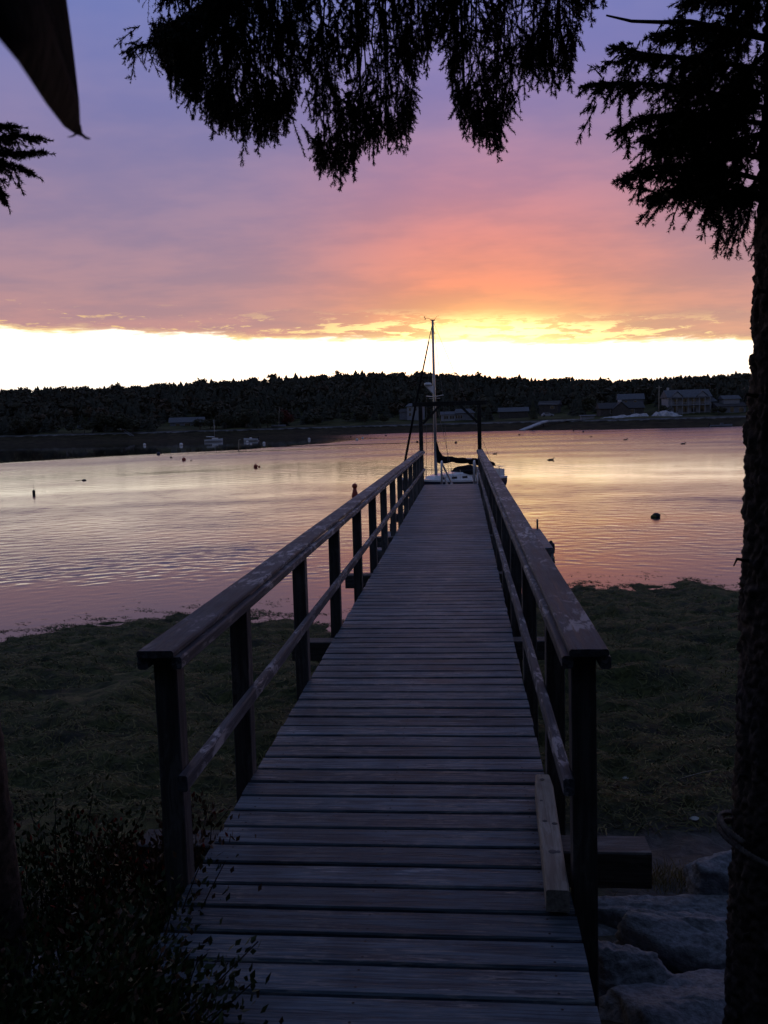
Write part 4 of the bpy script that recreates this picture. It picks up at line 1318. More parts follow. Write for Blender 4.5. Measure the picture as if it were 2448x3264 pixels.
tag(fo, 'spruce wood standing behind the landward end of the pier', 'forest', kind='stuff')

# single trees told apart along the far shore
shore_crown = [np_mesh('crown', *clump_template(70 + i, 900, size=.055), M['farleaf']) for i in range(3)]
Vc, Fc = conifer_template(99, 9, 10)
shore_con = np_mesh('crown', Vc, Fc, M['farleaf'])
red_crown = np_mesh('crown', *clump_template(90, 900, size=.055), M['farred'])
trunk_me = MB().tube([(0, 0, -0.1), (0.01, 0, 0.2), (0, 0.01, 0.5)], [0.03, 0.024, 0.012], 7).mesh('trunk', M['bark'], True)


def shore_tree(x, y, h, wd, crown, label, group=None):
    o_ = thing('shore_tree', label, 'tree', (x, y, land_at(x, y) - 0.2), random.uniform(0, 6), group)
    o_.scale = (h * wd, h * wd, h)
    link('crown', crown, o_)
    link('trunk', trunk_me, o_)


shore_tree(-72.0, 352, 7.6, 1.25, red_crown, 'dark red maple on the far shore behind the hauled out sailboat')
shore_tree(-59.0, 350, 6.8, 1.3, shore_crown[0], 'broad round tree right of the dark red maple')
shore_tree(-83.0, 348, 7.2, 1.1, shore_crown[1], 'rounded tree left of the dark red maple')
shore_tree(-38.0, 342, 5.6, 0.95, shore_crown[2], 'left of two upright bushy trees on the far shore lawn')
shore_tree(-30.5, 342, 5.8, 0.95, shore_crown[0], 'right of two upright bushy trees on the far shore lawn')
shore_tree(25.5, 330, 7.6, 0.9, shore_con, 'dark conical tree left of the small dark cottage')
shore_tree(45.0, 334, 8.4, 1.2, shore_crown[1], 'large rounded tree left of the long dark house')
shore_tree(68.3, 312, 4.2, 1.4, shore_crown[2], 'low bushy tree at the foot of the utility pole')
shore_tree(84.6, 305, 4.3, 1.35, shore_crown[0], 'low bushy tree in front of the large white house')
shore_tree(87.5, 325, 9.0, 1.2, shore_crown[1], 'tall dark tree between the two right hand white houses')
shore_tree(100.5, 316, 8.2, 1.2, shore_crown[2], 'dark tree right of the last house by the trunk')
for i in range(26):
    th = -27.5 + i * 0.62 + random.uniform(-.2, .2)
    r_ = float(interp(th, S_TAB)) + random.uniform(26, 33)
    x, y = r_ * math.sin(R(th)), r_ * math.cos(R(th))
    if abs(x + 109) < 9 or abs(x + 155) < 6:
        continue
    shore_tree(x, y, random.uniform(5.5, 8.5), random.uniform(.95, 1.25), random.choice(shore_crown + [shore_con]), 'dark tree in the continuous row along the far left shore', 'tree row on the far left shore')

# ------------------------------------------------------------------ spruces over the viewpoint
class Needles:
    def __init__(self):
        self.V, self.F, self.n = [], [], 0
        self.stem = MB()

    def shoot(self, p0, d, L_, droop=0.35, dens=850, nl=0.0165, stem=0.0022, spread=1.0):
        p0 = np.array(p0, float)
        d = np.array(d, float)
        d /= np.linalg.norm(d)
        n_ = max(8, int(L_ * dens))
        t = np.sort(RNG.random(n_)) ** 0.95
        ax = p0 + d * (L_ * t)[:, None]
        ax[:, 2] -= droop * L_ * t * t
        tan = d * np.ones((n_, 1))
        tan[:, 2] -= 2 * droop * t
        tan /= np.linalg.norm(tan, axis=1)[:, None]
        rv = RNG.normal(0, 1, (n_, 3))
        rad = rv - tan * (rv * tan).sum(1)[:, None]
        rad /= np.linalg.norm(rad, axis=1)[:, None]
        ang_ = np.radians(RNG.uniform(38, 72, n_))[:, None] * spread
        dr = tan * np.cos(ang_) + rad * np.sin(ang_)
        ln = (nl * RNG.uniform(.75, 1.15, n_) * (1 - .25 * t))[:, None]
        side_ = np.cross(tan, rad)
        wdt = 0.0023
        V_ = np.empty((n_, 3, 3))
        V_[:, 0] = ax - side_ * wdt
        V_[:, 1] = ax + side_ * wdt
        V_[:, 2] = ax + dr * ln
        self.V.append(V_.reshape(-1, 3))
        self.F.append(np.arange(n_ * 3).reshape(-1, 3) + self.n)
        self.n += n_ * 3
        if L_ < .045:
            return
        pts = []
        for q in (0, .5, 1):
            p = p0 + d * L_ * q
            p[2] -= droop * L_ * q * q
            pts.append(tuple(p))
        self.stem.tube(pts, [stem, stem * .75, stem * .4], 3, False)

    def spray(self, p0, d, L_, droop=.1, dens=800, nl=.016, side=6, wide=.45):
        """a flat spruce spray: an axis with shorter twigs left and right of it, all clothed in needles"""
        p0 = np.array(p0, float)
        d = np.array(d, float)
        d /= np.linalg.norm(d)
        self.shoot(p0, d, L_, droop, dens, nl)
        pl_ = np.cross(d, RNG.normal(0, 1, 3))
        pl_ /= max(1e-6, np.linalg.norm(pl_))
        for j in range(side):
            t = (j + RNG.uniform(.3, .9)) / (side + .6)
            q = p0 + d * L_ * t
            q[2] -= droop * L_ * t * t
            sg = 1 if j % 2 else -1
            dd_ = d * RNG.uniform(.55, .9) + pl_ * sg * RNG.uniform(.5, .9) + RNG.normal(0, .15, 3)
            self.shoot(q, dd_, L_ * wide * (1.08 - .75 * t) * RNG.uniform(.75, 1.2), droop + .08, dens, nl, .0015)

    def build(self, limb_obj, mat=None):
        link('needles', np_mesh('needles', np.concatenate(self.V), np.concatenate(self.F), mat or M['needle']), limb_obj)
        self.stem.build('twigs', M['limb'], limb_obj)


def trunk_mesh(c, h, r0, r1, lean=(0, 0), seed=0.0, plates=1.0, sx=1.0):
    nz, nt = (int(h * 140), 108) if plates > 1.2 else (int(h * 60), 48)
    V_ = np.empty((nz * nt, 3))
    for i in range(nz):
        z = h * i / (nz - 1)
        r_ = r0 + (r1 - r0) * min(1, z / 6.0) if z > .6 else r0 + (r1 - r0) * z / 6.0 + 0.09 * (1 - z / .6) ** 2
        for k in range(nt):
            a = 2 * math.pi * k / nt
            cx, cy = math.cos(a), math.sin(a)
            q = Vector((cx * r0 * 30, cy * r0 * 30, z * 17 + seed))
            wz = noise.noise(q * .55)
            q2 = Vector((q.x + wz * .9, q.y, q.z + wz))
            ds, ps = noise.voronoi(q2)
            crack = min(1.0, (ds[1] - ds[0]) * 4.0)
            plate = noise.noise(Vector(ps[0]) * 7.31)
            fl = q.z * .7 + 5.0 * noise.noise(Vector((q.x * .8, q.y * .8, q.z * .35)))
            flake = (fl - math.floor(fl)) ** 2.2
            dsp = .005 * crack + .009 * plate * crack + .005 * flake * max(0, .2 + noise.noise(q * .5)) + .006 * noise.noise(q * 2.3) + .003 * noise.noise(q * 5.1) + .010 * noise.noise(Vector((cx * 2, cy * 2, z * 1.5 + seed)))
            rr = r_ + (dsp - .006) * plates
            V_[i * nt + k] = (c[0] + lean[0] * z + rr * cx, c[1] + lean[1] * z + rr * cy, c[2] + z)
    ii_ = np.arange(nz * nt).reshape(nz, nt)
    F_ = np.stack([ii_[:-1], np.roll(ii_[:-1], -1, 1), np.roll(ii_[1:], -1, 1), ii_[1:]], -1).reshape(-1, 4)
    return V_, F_


spr = thing('spruce_tree', 'old spruce with flaking bark at the right edge, its boughs over the pier', 'tree', (0, 0, 0))
TC = (0.955, 2.78, -0.85)
Vt, Ft = trunk_mesh(TC, 5.2, 0.155, 0.10, (0.017, 0.0), 3.0, 1.5)
link('trunk', np_mesh('trunk', Vt, Ft, M['bark']), spr)
Vt, Ft = trunk_mesh((TC[0] + .017 * 5.2, TC[1], TC[2] + 5.19), 4.2, 0.105, 0.03, (0.01, 0.0), 7.0)
link('upper_trunk', np_mesh('upper_trunk', Vt, Ft, M['bark']), spr)


def bough(parent, limb, r0, shoots=26, L0=0.20, hang=0.55, droop=.35, nl=.0145, mat=None, dens=850, curtain=0):
    """limb polyline with side shoots on both sides, shorter towards the tip, and hanging shoots below"""
    limb = [np.array(p, float) for p in limb]
    seg = [np.linalg.norm(b_ - a_) for a_, b_ in zip(limb[:-1], limb[1:])]
    cum = np.concatenate([[0], np.cumsum(seg)])
    tot = cum[-1]

    def at_(t):
        s_ = t * tot
        i_ = min(len(seg) - 1, int(np.searchsorted(cum, s_, side='right') - 1))
        f_ = (s_ - cum[i_]) / seg[i_]
        return limb[i_] * (1 - f_) + limb[i_ + 1] * f_, (limb[i_ + 1] - limb[i_]) / seg[i_]

    nd = Needles()
    for k in range(shoots):
        t = (k + RNG.random()) / shoots
        t = .12 + .88 * t
        p, tn = at_(min(t, .995))
        sd = np.cross(tn, (0, 0, 1.0))
        sd /= max(1e-6, np.linalg.norm(sd))
        sg = 1 if k % 2 else -1
        d = tn * RNG.uniform(.6, 1.0) + sd * sg * RNG.uniform(.35, .9) + np.array([0, 0, -hang * RNG.uniform(.1, 1.2)])
        L_ = L0 * (1.15 - .75 * t) * RNG.uniform(.7, 1.2)
        nd.spray(p, d, L_, droop, dens, nl, 5)
    for k in range(curtain):
        p, tn = at_(RNG.uniform(.1, .95))
        L_ = RNG.uniform(.06, .15)
        nd.spray(p + RNG.normal(0, .025, 3), tn * .5 + RNG.normal(0, .45, 3) + np.array([0, 0, -.8]), L_, .1, dens, nl, 4)
    p, tn = at_(.93)
    nd.shoot(p, tn, tot * .07 + .05, .1, dens, nl)
    o_ = MB().tube([tuple(p_) for p_ in limb], [r0 * (1 - .75 * i_ / (len(limb) - 1)) for i_ in range(len(limb))], 7).build('bough', M['limb'], parent, True)
    nd.build(o_, mat)
    return o_


RB = {
    'R0': [(0.900, 2.75, 2.88), (0.808, 2.925, 2.953), (0.740, 3.100, 3.002)],
    'R1': [(0.900, 2.75, 2.74), (0.727, 2.925, 2.851), (0.640, 3.08, 2.90)],
    'R2': [(0.900, 2.75, 2.65), (0.686, 2.867, 2.743), (0.586, 2.983, 2.808), (0.528, 3.09, 2.876)],
    'R3': [(0.900, 2.75, 2.54), (0.706, 2.837, 2.645), (0.560, 2.925, 2.698), (0.461, 3.013, 2.738), (0.425, 3.09, 2.762)],
    'R4': [(0.900, 2.75, 2.50), (0.714, 2.867, 2.581), (0.600, 2.983, 2.618), (0.530, 3.08, 2.612)],
    'R5': [(0.900, 2.75, 2.40), (0.742, 2.867, 2.491), (0.650, 2.983, 2.540), (0.610, 3.08, 2.58)],
    'R6': [(0.900, 2.75, 2.34), (0.743, 2.867, 2.430), (0.630, 2.983, 2.461), (0.540, 3.08, 2.458)],
    'R7': [(0.900, 2.75, 2.30), (0.784, 2.867, 2.380), (0.700, 2.97, 2.387), (0.630, 3.08, 2.395)],
    'R8': [(0.900, 2.75, 2.28), (0.826, 2.867, 2.345), (0.812, 2.983, 2.335), (0.812, 3.08, 2.31)]}
for k, v in RB.items():
    bough(spr, v, 0.008, 34 if k in ('R3', 'R6') else 28, 0.125 if k not in ('R8', 'R0') else .09, .40, .22, .0165, curtain=24 if k not in ('R1', 'R8') else 12)
bough(spr, [(0.93, 2.80, 2.42), (0.895, 2.95, 2.36), (0.915, 3.08, 2.31)], .006, 10, .07, .9, .3, .0165, curtain=9)
bough(spr, [(0.94, 2.78, 2.95), (0.86, 3.0, 2.9), (0.80, 3.2, 2.82), (0.76, 3.35, 2.70)], .009, 40, .15, .6, .3, .0165, curtain=44)
bough(spr, [(0.94, 2.78, 2.75), (0.88, 3.0, 2.72), (0.84, 3.2, 2.62), (0.80, 3.35, 2.50)], .009, 40, .14, .6, .3, .0165, curtain=44)
bough(spr, [(0.94, 2.78, 2.62), (0.80, 2.98, 2.62), (0.70, 3.15, 2.60)], .008, 34, .13, .6, .3, .0165, curtain=34)
bough(spr, [(0.94, 2.78, 2.50), (0.84, 2.98, 2.52), (0.76, 3.15, 2.46)], .008, 26, .12, .6, .3, .0165, mat=M['needle_brown'], curtain=26)
for z_, a_, l_ in ((0.55, 200, .015), (1.22, 185, .025), (1.72, 190, .015), (2.02, 205, .02), (0.05, 215, .02)):
    ca_, sa_ = math.cos(R(a_)), math.sin(R(a_))
    bx_ = TC[0] + .017 * (z_ + .85)
    MB().tube([(bx_ + .11 * ca_, TC[1] + .11 * sa_, z_), (bx_ + (.15 + l_ * .6) * ca_, TC[1] + (.15 + l_ * .6) * sa_, z_ + .01), (bx_ + (.15 + l_) * ca_, TC[1] + (.15 + l_) * sa_, z_ - .012)], [.008, .005, .002], 6).build('branch_stub', M['limb'], spr, True)
# bare dead twig reaching across to the overhanging bough
MB().tube([(0.92, 2.75, 2.73), (0.699, 2.867, 2.846), (0.640, 2.96, 2.888), (0.56, 3.04, 2.93), (0.49, 3.10, 2.978)], [.011, .008, .006, .005, .003], 6).build('dead_twig', M['limb'], spr, True)
MB().tube([(0.640, 2.96, 2.888), (0.62, 2.97, 2.86), (0.60, 2.98, 2.868)], [.003, .002, .001], 4).build('dead_twig', M['limb'], spr, True)
for a_, b_, c_ in (((.70, 2.9, 2.40), (.66, 3.0, 2.37), (.655, 3.03, 2.33)), ((.80, 2.9, 2.33), (.78, 3.0, 2.27), (.79, 3.02, 2.22)), ((.86, 2.9, 2.33), (.83, 3.0, 2.28), (.85, 3.02, 2.22)), ((.55, 2.95, 2.55), (.52, 3.0, 2.535), (.50, 3.05, 2.53)), ((.46, 3.0, 2.75), (.44, 3.05, 2.80), (.42, 3.05, 2.81))):
    MB().tube([a_, b_, c_], [.003, .002, .001], 4).build('dead_twig', M['limb'], spr, True)

# the hanging boughs above the pier: pendulous branchlets filling an uneven curtain
ENV = [(-1.310, 3.256), (-1.262, 3.175), (-1.204, 3.073), (-1.124, 2.999), (-1.042, 2.945), (-1.002, 2.923), (-0.920, 2.879), (-0.837, 2.865), (-0.772, 2.930), (-0.706, 3.034), (-0.668, 3.217), (-0.640, 3.05), (-0.614, 2.734), (-0.553, 2.701), (-0.491, 2.708), (-0.427, 2.794), (-0.323, 2.847), (-0.263, 2.805), (-0.200, 2.918), (-0.165, 3.109), (-0.112, 3.221), (-0.052, 3.236), (-0.035, 3.101), (-0.008, 2.985), (0.040, 2.866), (0.099, 2.805), (0.188, 2.790), (0.230, 2.933), (0.252, 3.084), (0.320, 3.080), (0.379, 3.058), (0.437, 3.045), (0.486, 3.070), (0.497, 3.239), (0.555, 3.292), (0.613, 3.362), (0.671, 3.432)]
main = [(0.98, 2.80, 3.95), (0.6, 3.3, 3.88), (0.1, 3.8, 3.80), (-0.5, 4.05, 3.70), (-1.0, 4.1, 3.58), (-1.30, 4.05, 3.45)]
second = [(0.98, 2.85, 4.10), (0.75, 3.5, 3.98), (0.55, 4.0, 3.80), (0.50, 4.2, 3.62)]
LOBES = [(-1.32, -0.655), (-0.655, -0.14), (-0.14, 0.24), (0.24, 0.68)]
for li, (xa, xb) in enumerate(LOBES):
    nd = Needles()
    cnt = int((xb - xa) * (1000 if li < 3 else 700))
    for k in range(cnt):
        x = RNG.uniform(xa, xb)
        zb = float(interp(x, ENV)) + .045 + abs(RNG.normal(0, .05))
        L_ = RNG.uniform(.09, .22)
        ztop = 3.95 if x > -1.15 else 3.50
        if zb + L_ > ztop:
            continue
        z1 = zb + (ztop - zb - L_) * RNG.random() ** 0.85 if RNG.random() > .20 else zb
        yy = 4.0 + float(np.clip(RNG.normal(0, .16), -.3, .3))
        sc_ = yy / 4.0
        tx = RNG.normal(0, .38) + (-.25 if x < -1.0 else 0)
        p0 = np.array([(x - tx * L_ * .7) * sc_, yy, 1.68 + (z1 + L_ * .95 - 1.68) * sc_])
        d = np.array([tx, RNG.normal(0, .22), -1.0])
        if RNG.random() < .35:
            nd.shoot(p0 + np.array([0, 0, -L_ * .3]), d * np.array([.4, .4, 1]), L_ * .75, .02, 1000, .0175, .0022)
        else:
            nd.spray(p0, d, L_, .06, 760, .0170, 7, .48)
    # separate pendulous fingers that make the lower fringe
    for k in range(int((xb - xa) * 34)):
        x = RNG.uniform(xa, xb)
        zb = float(interp(x, ENV)) + RNG.normal(.005, .03)
        L_ = RNG.uniform(.13, .22)
        yy = 4.0 + RNG.uniform(-.2, .2)
        sc_ = yy / 4.0
        tx = RNG.normal(0, .14)
        nd.spray(((x - tx * L_) * sc_, yy, 1.68 + (zb + L_ - 1.68) * sc_), (tx, RNG.normal(0, .12), -1.0), L_, .02, 1050, .0180, 7, .30)
    # a few bare branch lines inside the curtain
    xm = (xa + xb) / 2
    p_top = (xm, 4.0, 3.85)
    o_ = MB().tube([p_top, (xm - .03, 4.0, 3.5), (xm - .02, 4.0, float(interp(xm, ENV)) + .25), (xm + .03, 4.0, float(interp(xm, ENV)) + .08)], [.011, .008, .005, .002], 6).build('bough', M['limb'], spr, True)
    for k in range(12):
        x = RNG.uniform(xa + .03, xb - .03)
        zb = float(interp(x, ENV))
        nd.stem.tube([(x + RNG.normal(0, .06), 4.0, 3.8), (x + RNG.normal(0, .03), 4.0, (3.8 + zb) / 2), (x, 4.0, zb + .06)], [.005, .0035, .0015], 4, False)
    nd.build(o_)
bough(spr, main, .03, 60, .30, .4, .35, .0165, curtain=40)
bough(spr, second, .025, 36, .26, .4, .35, .0165, curtain=20)
bough(spr, [(-0.95, 4.05, 3.62), (-1.140, 4.0, 3.47), (-1.249, 4.0, 3.405), (-1.357, 4.0, 3.367), (-1.440, 4.0, 3.350)], .008, 34, .11, .4, .25, .0155, curtain=50)
bough(spr, [(-0.90, 4.0, 3.75), (-1.10, 4.0, 3.66), (-1.20, 4.0, 3.60), (-1.285, 4.0, 3.535)], .007, 22, .10, .4, .25, .0155, curtain=24)

# higher boughs above the view: one template bough copied round the trunk
tmp = bough(spr, [(0, 0, 0), (0.5, 0, 0.05), (1.1, 0, -0.02), (1.7, 0, -0.22)], .026, 90, .46, .35, .3, .020, dens=200, curtain=60)
tmp.location = (1.0, 2.75, 4.6)


def copy_bough(src, parent, loc, rz, s_):
    c_ = src.copy()
    COL.objects.link(c_)
    c_.parent = parent
    c_.location = loc
    c_.rotation_euler = (0, R(random.uniform(-4, 10)), rz)
    c_.scale = (s_, s_, s_)
    for ch in src.children:
        k_ = ch.copy()
        COL.objects.link(k_)
        k_.parent = c_


tmp.rotation_euler = (0, 0, R(200))
for i in range(26):
    z = 4.2 + i * 0.17
    copy_bough(tmp, spr, (0.955 + .017 * (z + .85) - .02, 2.78, z), R(137.5 * i + 20), 1.15 - 0.028 * i)
for i in range(6):   # behind and beside the viewer, clear of the picture
    copy_bough(tmp, spr, (0.97, 2.74, 2.9 + 0.24 * i), R(-20 - 28 * i), 0.95)

for i in range(10):   # unseen extra boughs, added to shade the landward end of the pier
    copy_bough(tmp, spr, (0.98, 2.70, 3.5 + 0.14 * i), R(185 + 9 * i), 1.1)

for i in range(14):  # second unseen tier, larger, added to darken the near deck
    copy_bough(tmp, spr, (0.99, 2.70, 4.0 + 0.12 * i), R(180 + 7 * i), 1.45)

# left spruce: only its stem and one bough tip reach into the picture
spl = thing('spruce_tree', 'slim dark spruce stem at the lower left edge with a bough tip above', 'tree', (0, 0, 0))
Vt, Ft = trunk_mesh((-1.745, 2.95, -0.95), 5.6, 0.125, 0.085, (-0.035, 0.0), 17.0, .8)
link('trunk', np_mesh('trunk', Vt, Ft, M['bark']), spl)
Vt, Ft = trunk_mesh((-1.745 - .035 * 5.6, 2.95, 4.64), 3.6, 0.085, 0.03, (0, 0.0), 27.0, .8)
link('upper_trunk', np_mesh('upper_trunk', Vt, Ft, M['bark']), spl)
LBS = [[(-1.88, 3.0, 2.80), (-1.756, 3.2, 2.804), (-1.652, 3.2, 2.785), (-1.60, 3.2, 2.780)],
       [(-1.88, 3.0, 2.74), (-1.726, 3.2, 2.741), (-1.585, 3.2, 2.746), (-1.505, 3.2, 2.733)],
       [(-1.88, 3.0, 2.70), (-1.712, 3.2, 2.691), (-1.571, 3.2, 2.687), (-1.505, 3.2, 2.683)],
       [(-1.88, 3.0, 2.67), (-1.714, 3.2, 2.659), (-1.610, 3.2, 2.645), (-1.550, 3.2, 2.615)],
       [(-1.88, 3.0, 2.64), (-1.736, 3.2, 2.611), (-1.669, 3.2, 2.559), (-1.656, 3.2, 2.530)]]
for v in LBS:
    bough(spl, v, .006, 30, .085, .22, .10, .018, curtain=7)
for i in range(22):
    z = 4.3 + i * 0.16
    copy_bough(tmp, spl, (-1.92, 2.95, z), R(137.5 * i + 75), 1.0 - 0.026 * i)
for i in range(5):
    copy_bough(tmp, spl, (-1.87, 2.92, 2.8 + 0.28 * i), R(190 + 28 * i), 0.85)

for i in range(9):  # extra boughs above the view, added to shade the near deck
    copy_bough(tmp, spl, (-1.90, 2.88, 3.5 + 0.16 * i), R(-5 - 10 * i), 1.05)

for i in range(12):  # larger unseen tier, added for more shade on the near deck
    copy_bough(tmp, spl, (-1.92, 2.88, 4.0 + 0.13 * i), R(0 - 8 * i), 1.4)

# ropes on the trunks
def rope_mesh(path, r_, turns):
    mb_ = MB()
    path = [Vector(p) for p in path]
    for s_ in range(3):
        pts = []
        for i, p in enumerate(path):
            d = (path[min(i + 1, len(path) - 1)] - path[max(i - 1, 0)]).normalized()
            u_ = d.orthogonal().normalized() if abs(d.z) > .98 else d.cross(Vector((0, 0, 1))).normalized()
            v_ = d.cross(u_)
            a = 2 * math.pi * (turns * i / (len(path) - 1) + s_ / 3)
            pts.append(p + (u_ * math.cos(a) + v_ * math.sin(a)) * r_ * .52)
        mb_.tube(pts, r_ * .56, 6)
    return mb_


path = []
for i in range(161):
    a = -math.pi * .5 + 2 * math.pi * 1.85 * i / 160
    tr = .180
    path.append((TC[0] + .02 + tr * math.cos(a), TC[1] + tr * math.sin(a), .285 - .13 * math.cos(a) * .5 + .05 * i / 160 - .02))
ro = rope_mesh(path, .011, 60).build('mooring_rope', M['rope'], None, True)
tag(ro, 'twisted rope wound round the right hand spruce trunk', 'rope')
path = [(-1.60 + .03 * math.sin(t * 3.0) - .09 * t * t, 2.82, -.22 - .16 * t) for t in np.linspace(0, 1, 40)]
ro2 = rope_mesh(path, .010, 12).build('mooring_rope', M['rope'], None, True)
tag(ro2, 'short pale rope end hanging against the left hand stem', 'rope')

# dark cloth close to the lens at the top left
CL = [(-0.190, 0.300, 1.895), (-0.179, 0.300, 1.858), (-0.172, 0.320, 1.834), (-0.168, 0.330, 1.825), (-0.176, 0.360, 1.829), (-0.202, 0.440, 1.841), (-0.229, 0.520, 1.857), (-0.246, 0.575, 1.8705), (-0.2525, 0.598, 1.8768)]
CR = [(-0.290, 0.600, 2.060), (-0.275, 0.600, 2.005), (-0.261, 0.600, 1.984), (-0.258, 0.600, 1.964), (-0.256, 0.600, 1.940), (-0.2545, 0.600, 1.916), (-0.2535, 0.600, 1.898), (-0.2545, 0.600, 1.886), (-0.2528, 0.600, 1.8772)]
mb = MB()
rings = []
for a_, b_ in zip(CL, CR):
    a_, b_ = Vector(a_), Vector(b_)
    top, bot = [], []
    nrm = Vector((0.75, -0.35, 0.55)).normalized()
    ln = (b_ - a_).length
    for k in range(11):
        t = k / 10
        p = a_.lerp(b_, t) + nrm * (0.012 * math.sin(t * math.pi * 2.0) * min(1, ln / .1))
        top.append(p + nrm * .0008)
        bot.append(p - nrm * .0008)
    rings.append([tuple(p) for p in top + bot[::-1]])
mb.loft(rings)
fg_ = mb.build('hanging_pennant', M['darkcloth'], None, True)
tag(fg_, 'blurred dark pointed cloth pennant hanging close by in the top left corner', 'flag')
MB().tube([(-0.2545, 0.600, 1.884), (-0.2535, 0.6, 1.8785), (-0.2500, 0.600, 1.8755), (-0.2470, 0.600, 1.8748)], [.0016, .0014, .0011, .0005], 6).build('tassel', M['darkcloth'], fg_, True)
MB().tube([(-0.2535, 0.598, 1.879), (-0.2580, 0.597, 1.8762), (-0.2610, 0.596, 1.8755)], [.0009, .0006, .0003], 5).build('loose_thread', M['darkcloth'], fg_, True)

# ------------------------------------------------------------------ rocks at the right of the pier
def rock(label, c, s, seed, rz=0.0, flat=.75):
    V_, F_ = [], []
    nu, nv = 84, 52
    rg_ = random.Random(int(seed * 10))
    planes = [(Vector((0.05, -0.08, 1)).normalized(), rg_.uniform(.72, .85)), (Vector((0, 0, -1)), .9)]
    for _ in range(13):
        n_ = Vector((rg_.gauss(0, 1), rg_.gauss(0, 1), rg_.gauss(.15, .7))).normalized()
        planes.append((n_, rg_.uniform(.68, .98)))
    dip = Vector((rg_.uniform(-.4, .4), rg_.uniform(-.3, .3), 1)).normalized()
    for j in range(nv + 1):
        ph = math.pi * j / nv
        for i in range(nu):
            th = 2 * math.pi * i / nu
            d = Vector((math.sin(ph) * math.cos(th), math.sin(ph) * math.sin(th), -math.cos(ph)))
            k = 1.25
            for n_, h_ in planes:
                dn = n_.dot(d)
                if dn > .05:
                    k = min(k, h_ / dn)
            q = d * k + Vector((seed, seed * 1.7, 0))
            w_ = q.dot(dip) * 6.5 + 1.5 * noise.noise(q * 1.3)
            saw = w_ - math.floor(w_)
            lay = saw if saw < .88 else (1 - saw) * 7.3
            k *= 1 + .060 * lay + .11 * noise.noise(q * 1.7) + .05 * noise.noise(q * 4.5) + .022 * noise.noise(q * 11) - .05 * max(0, .12 - abs(noise.noise(q * 2.6 + dip * 5))) / .12
            V_.append((d.x * s[0] * k * 1.12, d.y * s[1] * k * 1.12, d.z * s[2] * k * 1.12))
    for j in range(nv):
        for i in range(nu):
            F_.append((j * nu + i, j * nu + (i + 1) % nu, (j + 1) * nu + (i + 1) % nu, (j + 1) * nu + i))
    o_ = link('shore_rock', np_mesh('shore_rock', np.array(V_), np.array(F_), M['rock'], False))
    o_.location = c
    o_.rotation_euler = (R(random.uniform(-8, 8)), R(random.uniform(-8, 8)), rz)
    return tag(o_, label, 'rock', 'rocks beside the pier')


rock('rounded rock just below the yellowed grass beside the right trunk', (1.52, 4.95, -1.02), (.36, .26, .22), 1.2, .2)
rock('long flat rock running to the trunk behind the hump rock', (1.16, 4.62, -1.12), (.62, .22, .20), 4.1, -.1)
rock('hump shaped rock in the middle of the rock pile', (1.22, 4.22, -1.05), (.42, .26, .24), 7.7, -.35)
rock('pale rock nearest the pier edge at the bottom right', (0.70, 3.92, -0.98), (.24, .24, .20), 9.3, .6)
rock('large smooth rock filling the bottom right corner', (1.02, 3.62, -1.00), (.46, .34, .24), 13.1, .25)
rock('small wedge rock low against the right trunk', (1.34, 3.72, -0.98), (.20, .20, .16), 17.9, .9)
rock('dark low rock under the crossbeam end', (0.78, 4.55, -1.20), (.30, .24, .16), 21.4, .1)
rock('flat pale stone under the shrubs at left', (-1.52, 3.55, -0.72), (.34, .16, .10), 25.0, .1)
rock('second pale stone under the shrubs nearer the pier', (-1.22, 3.35, -0.66), (.22, .14, .08), 28.0, -.3)


# ------------------------------------------------------------------ rockweed, grass and litter
def ribbons(name, mat, pts, length, width, seg, label, cat, curl=.5, lift=.02, updir=None, along=None):
    n_ = len(pts)
    V_ = np.zeros((n_, seg + 1, 2, 3))
    P_ = np.array(pts, float)
    ang_ = RNG.uniform(0, 2 * math.pi, n_) if along is None else along + RNG.normal(0, .7, n_)
    L_ = length * RNG.uniform(.5, 1.4, n_) / seg
    W_ = width * RNG.uniform(.6, 1.5, n_)
    cx, cy = P_[:, 0].copy(), P_[:, 1].copy()
    up = np.zeros(n_)
    for i in range(seg + 1):
        zz = np.array([ground_z(a_, b_) for a_, b_ in zip(cx, cy)]) if updir is None else P_[:, 2] + up
        zz = zz + (lift * (.4 + np.abs(RNG.normal(0, .6, n_))) if updir is None else 0)
        wv = W_ * (1 - .6 * i / seg)
        V_[:, i, 0] = np.stack([cx - np.sin(ang_) * wv, cy + np.cos(ang_) * wv, zz], -1)
        V_[:, i, 1] = np.stack([cx + np.sin(ang_) * wv, cy - np.cos(ang_) * wv, zz + .003], -1)
        ang_ = ang_ + RNG.normal(0, curl, n_)
        k_ = 1.0 if updir is None else .45
        cx = cx + np.cos(ang_) * L_ * k_
        cy = cy + np.sin(ang_) * L_ * k_
        if updir is not None:
            up = up + L_ * updir * (1 - .5 * i / seg)
    idx = np.arange(n_ * (seg + 1) * 2).reshape(n_, seg + 1, 2)
    F_ = np.stack([idx[:, :-1, 0], idx[:, :-1, 1], idx[:, 1:, 1], idx[:, 1:, 0]], -1).reshape(-1, 4)
    return tag(link(name, np_mesh(name, V_.reshape(-1, 3), F_, mat)), label, cat, kind='stuff')


pts = []
while len(pts) < 46000:
    y = 6.2 + 18.0 * RNG.random() ** 1.1
    x = RNG.uniform(-.52, .42) * (y + 2.5)
    if y < float(interp(x, SHORE)) + .45 and fbm(x, y, .5, 3) > -.45:
        pts.append((x, y))
ribbons('rockweed', M['weed'], pts, .125, .0056, 3, 'olive rockweed draped over the shore beside the pier', 'seaweed', .55, .022)
